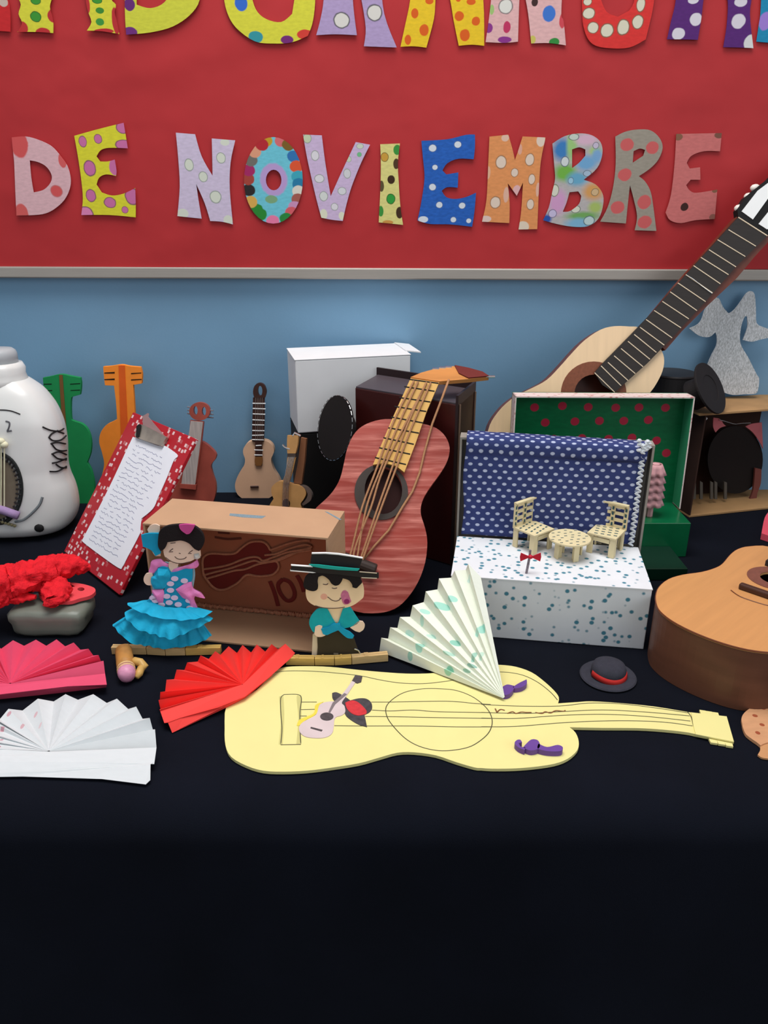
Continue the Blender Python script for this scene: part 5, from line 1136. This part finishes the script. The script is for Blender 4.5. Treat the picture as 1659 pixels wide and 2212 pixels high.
# ================================================================ WOMAN AND MAN CUT-OUT FIGURES WITH PEG STANDS
SK = mat('skin_card', (240, 210, 174), .75, .03); HB = mat('black_wool_hair', (26, 20, 22), .95, .1, 300, b_s=.6, b_scale=700)
SKP = mat('pale_skin_card', (236, 208, 186), .75, .03); BLU = mat('turquoise_felt', (10, 150, 190), .8, .08, 90); PNK = mat('pink_satin', (224, 130, 190), .5, .1, 60)
TUR = mat('turquoise_tissue', (20, 168, 208), .75, .12, 60, b_s=.4, b_scale=160, bd=.002)
ba, bb = tab(*one(kW, 120, 1740)), tab(*one(kW, 1420, 1740))
fr = Fr((ba + bb) / 2 + Vector((0, .011, .0)), (bb - ba), (0, .04, 1))
t = thing('woman_cutout', fr.M, 'standing card cut-out of a dark-haired woman in a turquoise flamenco dress, one arm raised', 'figure')
cut('raised_arm', fr, kW([(560,290),(545,240),(580,195),(640,180),(690,200),(690,280),(680,420),(700,560),(640,560),(600,500)]), SKP, -.002, 0, t)
cut('torso', fr, kW([(600,700),(700,640),(800,640),(920,700),(1100,700),(1110,800),(1080,1000),(1060,1200),(700,1200),(520,1120),(600,1000),(590,850)]), mat('pale_blue_card', (150, 190, 206), .8), -.002, 0, t)
cut('lower_arm', fr, kW([(500,820),(530,770),(600,760),(620,850),(600,910),(540,905),(505,870)]), SKP, .0, .002, t)
cut('neck', fr, kW([(800,630),(920,640),(890,720),(845,770),(800,700)]), SKP, .0, .0012, t)
cut('bodice', fr, kW([(700,690),(780,700),(820,760),(880,750),(1000,715),(1080,712),(1075,850),(1000,950),(960,1000),(1040,1090),(1060,1200),(850,1210),(560,1190),(520,1110),(640,1040),(720,1000),(760,930),(620,900),(620,780)]), BLU, .0012, .0035, t, corner=60)
cut('sleeve', fr, kW([(468,310),(560,290),(680,290),(690,430),(700,530),(640,560),(600,500),(540,465),(490,450)]), BLU, .0, .003, t, corner=60)
rows = []
FL = fr
def crumple(name, pl_, base, amp, mm, par, w_=.0035, freq=90):
    o_ = cr(fr.pts(kW(pl_)), 3, True, 60); cx_ = sum(p[0] for p in o_) / len(o_); cy_ = sum(p[1] for p in o_) / len(o_)
    mb = MB(); vs = []; N = len(o_); R = 6
    for r_ in range(R + 1):
        f = r_ / R
        for (x, y) in o_:
            X, Y = cx_ + (x - cx_) * f, cy_ + (y - cy_) * f
            hgt = base * (1 - f ** 3) + amp * noise.noise(Vector((X * freq, Y * freq, w_ * 99))) * (1 - f * .6)
            vs.append((X, Y, w_ + max(.0002, hgt)))
    mb.add(vs, [(r_ * N + i, r_ * N + (i + 1) % N, (r_ + 1) * N + (i + 1) % N, (r_ + 1) * N + i) for r_ in range(R) for i in range(N)])
    mb.add([(x, y, w_ - .001) for x, y in o_], [tuple(range(N))])
    return mb.build(name, mm, par, smooth=False)
crumple('tissue_bow', [(680,690),(760,700),(800,700),(830,780),(800,860),(780,900),(740,935),(640,935),(600,880),(600,800),(650,770)], .005, .008, TUR, t)
crumple('shawl', [(600,610),(700,590),(740,620),(800,650),(790,690),(690,690),(660,740),(600,770),(560,740),(580,680)], .002, .003, PNK, t, .001)
crumple('shawl', [(860,710),(960,680),(1060,650),(1140,600),(1160,660),(1120,700),(1030,705),(900,740),(850,770),(830,760)], .002, .003, PNK, t, .001)
crumple('belt_ribbon', [(610,950),(740,945),(755,990),(740,1100),(690,1110),(640,1030),(610,980)], .003, .004, PNK, t)
crumple('belt_ribbon', [(890,940),(1000,870),(1080,850),(1100,930),(1190,980),(1240,1050),(1130,1010),(1110,1060),(1150,1160),(1080,1160),(1030,1070),(970,1040)], .003, .005, PNK, t)
mb = MB()
for x, y in ((870,830),(985,855),(820,890),(820,968),(775,1040),(868,1058),(610,1060),(805,1115),(712,1142),(912,1138),(1040,1090),(1050,1180),(640,1090)):
    a_, b_ = fr.loc(*one(kW, x, y), .004); mb.prism(ell(a_, b_, .0046, .0033, 16), .0034, .0046)
mb.build('white_dots', mat('pale_lilac_dot', (220, 200, 226), .7), t)
cut('face', fr, kW([(745,420),(800,380),(950,365),(1060,420),(1110,480),(1175,500),(1180,560),(1120,590),(1050,625),(940,645),(830,625),(760,580),(735,500)]), SKP, .002, .004, t)
cut('hair', fr, kW([(690,260),(760,210),(860,190),(1000,185),(1110,210),(1190,280),(1220,370),(1200,450),(1160,500),(1100,470),(1040,410),(950,375),(860,385),(780,395),(750,470),(700,500),(670,440),(672,340)]), HB, .003, .008, t, bevel=.002)
cut('hair_flower', fr, kW([(920,190),(1000,180),(1110,190),(1090,240),(1050,290),(1010,300),(960,265),(930,230)]), mat('magenta_flower', (196, 70, 140), .7), .008, .011, t, bevel=.001)
crumple('earring', [(1110,520),(1170,510),(1185,560),(1150,585),(1110,575)], .002, .003, mat('pale_tinsel', (200, 196, 190), .4), t, .004)
strokes('drawn_features', fr, [kW(l) for l in ([(870,565),(900,590),(940,598),(985,590),(1010,570)],[(920,525),(940,530)],[(800,510),(850,508)],[(1030,530),(1070,528)],[(1040,520),(1085,490)],[(810,500),(850,470)],[(820,408),(880,400)],[(760,575),(840,628),(940,648),(1050,628)])], .0005, mat('brown_pen', (96, 72, 66), .8), t, .0042, .4)
# tiered skirt, each tier a gathered sheet
def tier(name, top_, bot_, w0, w1, nw, amp, seed):
    T2 = cr(fr.pts(kW(top_), w0), 6, False, 120); B2 = cr(fr.pts(kW(bot_), w1), 6, False, 120)
    def at(l, f):
        i = f * (len(l) - 1); a_ = int(min(i, len(l) - 2)); g = i - a_; return (l[a_][0] * (1 - g) + l[a_ + 1][0] * g, l[a_][1] * (1 - g) + l[a_ + 1][1] * g)
    rows = []
    for i in range(15):
        f = i / 14; row = []
        for j in range(91):
            g = j / 90; x0, y0 = at(T2, g); x1, y1 = at(B2, g); X, Y = x0 + (x1 - x0) * f, y0 + (y1 - y0) * f
            bul = math.sin(g * math.pi) ** .6
            W2 = (w0 + (w1 - w0) * f) * bul + .002 + amp * f * math.sin(g * nw * 6.28 + seed + 3 * noise.noise(Vector((g * 5, seed, 0)))) * .28 + amp * 1.1 * noise.noise(Vector((X * 38, Y * 26, seed))) + amp * .5 * noise.noise(Vector((X * 110, Y * 60, seed)))
            row.append((X, Y, max(.0022, W2)))
        rows.append(row)
    mb = MB(); mb.grid(rows); return mb.build(name, TUR, t, smooth=False, thick=.0003)
tier('skirt_tier', [(540,1130),(650,1160),(800,1190),(950,1195),(1060,1190)], [(90,1435),(250,1540),(420,1630),(600,1640),(800,1662),(1000,1650),(1180,1610),(1285,1570)], .005, .017, 9, .006, 1)
tier('skirt_tier', [(545,1110),(650,1150),(800,1180),(950,1190),(1060,1180)], [(215,1320),(330,1410),(500,1470),(680,1510),(840,1520),(1000,1490),(1150,1440),(1285,1400)], .006, .024, 8, .006, 4)
tier('skirt_tier', [(550,1100),(650,1140),(800,1170),(950,1185),(1060,1175)], [(255,1195),(420,1250),(560,1290),(740,1320),(920,1330),(1080,1320),(1200,1330),(1285,1305)], .007, .022, 7, .005, 7)
def pegs(par, frm, kf, segs, zc, hh, dd, mats=None):
    for i, (xa_, ya_, xb_, yb_) in enumerate(segs):
        a_ = tab(*one(kf, xa_, ya_)); b_ = tab(*one(kf, xb_, yb_)); d_ = (b_ - a_); L = d_.length; d_.normalize(); n2 = Vector((-d_.y, d_.x, 0))
        M = Matrix((( d_.x, n2.x, 0, (a_.x + b_.x) / 2), (d_.y, n2.y, 0, (a_.y + b_.y) / 2), (0, 0, 1, TZ + .0006), (0, 0, 0, 1)))
        mb = MB(); h = hh
        for sy in (0, 1):
            y0 = sy * (dd + .0006)
            mb.box((0, y0 + dd / 2, h / 2), (L - .0006, dd, h))
            mb.box((-L * .1, y0 + dd / 2, h + .0004), (L * .12, dd * .9, .0008))
        o_ = mb.build('clothes_peg', (mats or [WOOD])[i % len(mats or [1])], par, bevel=.0006); o_.matrix_basis = par.matrix_world.inverted() @ M
W2m = mat('golden_peg_wood', (206, 168, 92), .7, .12, 60, (1, 8, 8))
pegs(t, fr, kW, [(118,1738,535,1742),(537,1742,760,1755),(762,1755,1000,1752),(1002,1752,1425,1742)], 0, .0105, .004, [WOOD, WOOD, WOOD, W2m])
# ---- man
ba, bb = tab(*one(kN, 380, 1862)), tab(*one(kN, 1150, 1850))
fr = Fr((ba + bb) / 2 + Vector((0, .0105, 0)), (bb - ba), (0, .05, 1))
t = thing('man_cutout', fr.M, 'standing card cut-out of a man in a flat black hat and turquoise shirt', 'figure')
def mc(name, l, m_, z0, z1, **kw): return cut(name, fr, kN(l), m_, z0, z1, t, **kw)
mc('backing_card', [(400,1380),(470,1340),(480,1690),(460,1720),(385,1715),(395,1500)], mat('cream_card_edge', (206, 190, 168), .8), -.002, .0, smooth=False)
mc('trousers', [(470,1400),(700,1330),(850,1330),(1030,1400),(1070,1520),(1130,1690),(900,1720),(740,1730),(465,1715),(480,1560)], mat('dark_olive_card', (58, 50, 36), .85), -.0015, .001, smooth=False)
mc('foot_gap', [(725,1665),(800,1668),(800,1730),(730,1730)], mat('grey_card', (130, 118, 100), .8), .001, .0014, smooth=False)
mc('neck', [(620,960),(890,950),(850,1050),(800,1190),(740,1180),(690,1080)], SK, .0, .0012)
mc('shirt', [(480,980),(600,960),(640,1000),(700,1110),(760,1210),(800,1190),(850,1040),(890,950),(960,930),(1000,970),(1070,1080),(1130,1170),(1080,1220),(980,1260),(850,1290),(700,1330),(560,1350),(430,1350),(370,1280),(345,1190),(370,1100),(430,1020)], mat('teal_shirt_card', (12, 160, 172), .8, .07, 120), .001, .003, corner=60)
mc('hand', [(440,1260),(500,1235),(550,1250),(545,1330),(600,1390),(540,1412),(470,1410),(425,1370)], SKP, .003, .0045)
mc('hand', [(985,1270),(1060,1210),(1110,1165),(1180,1175),(1212,1230),(1190,1300),(1130,1342),(1060,1320)], SKP, .001, .003)
mc('sash', [(530,1290),(650,1260),(720,1215),(830,1215),(840,1260),(900,1300),(980,1340),(1045,1400),(1020,1440),(940,1430),(860,1370),(800,1310),(700,1350),(620,1385),(560,1370)], BLU, .003, .0055, bevel=.001)
mc('face', [(290,700),(330,560),(480,470),(700,450),(950,460),(1120,520),(1190,620),(1195,780),(1130,850),(1030,920),(900,960),(740,970),(560,960),(420,920),(320,840)], SK, .002, .004)
mc('hair', [(260,560),(300,470),(400,420),(560,400),(800,410),(1000,430),(1120,480),(1170,570),(1120,620),(1080,655),(1020,640),(1010,590),(960,530),(870,500),(850,550),(810,600),(750,615),(690,580),(650,520),(560,460),(490,480),(475,560),(480,660),(420,700),(330,685),(265,640)], HB, .004, .0085, bevel=.0015, corner=60)
HT = mat('black_hat_card', (32, 28, 30), .5, .1)
mc('hat_crown', [(385,115),(600,112),(800,130),(1000,160),(1180,190),(1140,300),(1130,400),(700,360),(360,320),(370,200)], HT, .004, .006, smooth=False)
mc('hat_brim', [(70,300),(400,325),(750,360),(1100,395),(1430,420),(1430,500),(1200,490),(800,440),(400,410),(50,380)], HT, .0065, .0090, smooth=False)
mc('hat_edge', [(385,108),(600,104),(800,118),(1000,150),(1180,182),(1180,195),(1000,165),(800,136),(600,120),(385,122)], mat('white_card', (0,)*3), .0035, .0065, smooth=False)
mc('brim_edge', [(60,294),(400,318),(400,328),(70,306)], mat('white_card', (0,)*3), .006, .0093, smooth=False)
mc('brim_edge', [(50,372),(400,402),(450,412),(400,418),(50,388)], mat('white_card', (0,)*3), .006, .0093, smooth=False)
strokes('brim_line', fr, [kN([(1130,398),(1400,420)]), kN([(1160,490),(1400,500)])], .0006, mat('cream_card_edge', (0,)*3), t, .0092, .5)
mc('hat_band', [(340,285),(500,290),(750,320),(1130,355),(1100,385),(800,370),(560,345),(390,315)], mat('teal_ribbon', (20, 160, 150), .6), .0088, .0105, smooth=False)
mc('rose', [(850,820),(840,760),(870,700),(910,690),(950,720),(975,790),(1000,860),(960,900),(900,910),(870,880)], mat('rose_pink_paper', (196, 110, 146), .8, .2, 200), .004, .0046)
mc('rose_heart', ell(930, 862, 42, 36, 14), mat('magenta_paper', (140, 40, 100), .8), .0046, .0052, n=1, corner=90)
mc('blush', ell(575, 785, 52, 46, 18), mat('blush_paper', (228, 168, 146), .8), .004, .0042, n=1, corner=90)
strokes('drawn_features', fr, [kN(l) for l in ([(630,790),(660,810),(700,840),(760,855),(810,840),(840,810)],[(700,650),(740,660),(780,650)],[(560,590),(610,600),(640,580)],[(820,810),(880,815)],[(440,925),(560,958),(740,968),(900,950)])], .0005, mat('brown_pen', (0,)*3), t, .0043, .4)
pegs(t, fr, kN, [(-20,1860,430,1868),(432,1868,740,1866),(742,1866,1010,1850),(1012,1850,1580,1800)], 0, .0105, .004, [W2m, W2m, W2m, WOOD])
strokes('glue_thread', fr, [kN([(240,1722),(380,1715),(470,1725),(560,1745)]), kN([(1050,1600),(1110,1625),(1150,1680),(1240,1690)])], .0009, STEEL, t, .002, 1)
print('triangles', sum(len(o.data.polygons) for o in S.objects if o.type == 'MESH'))
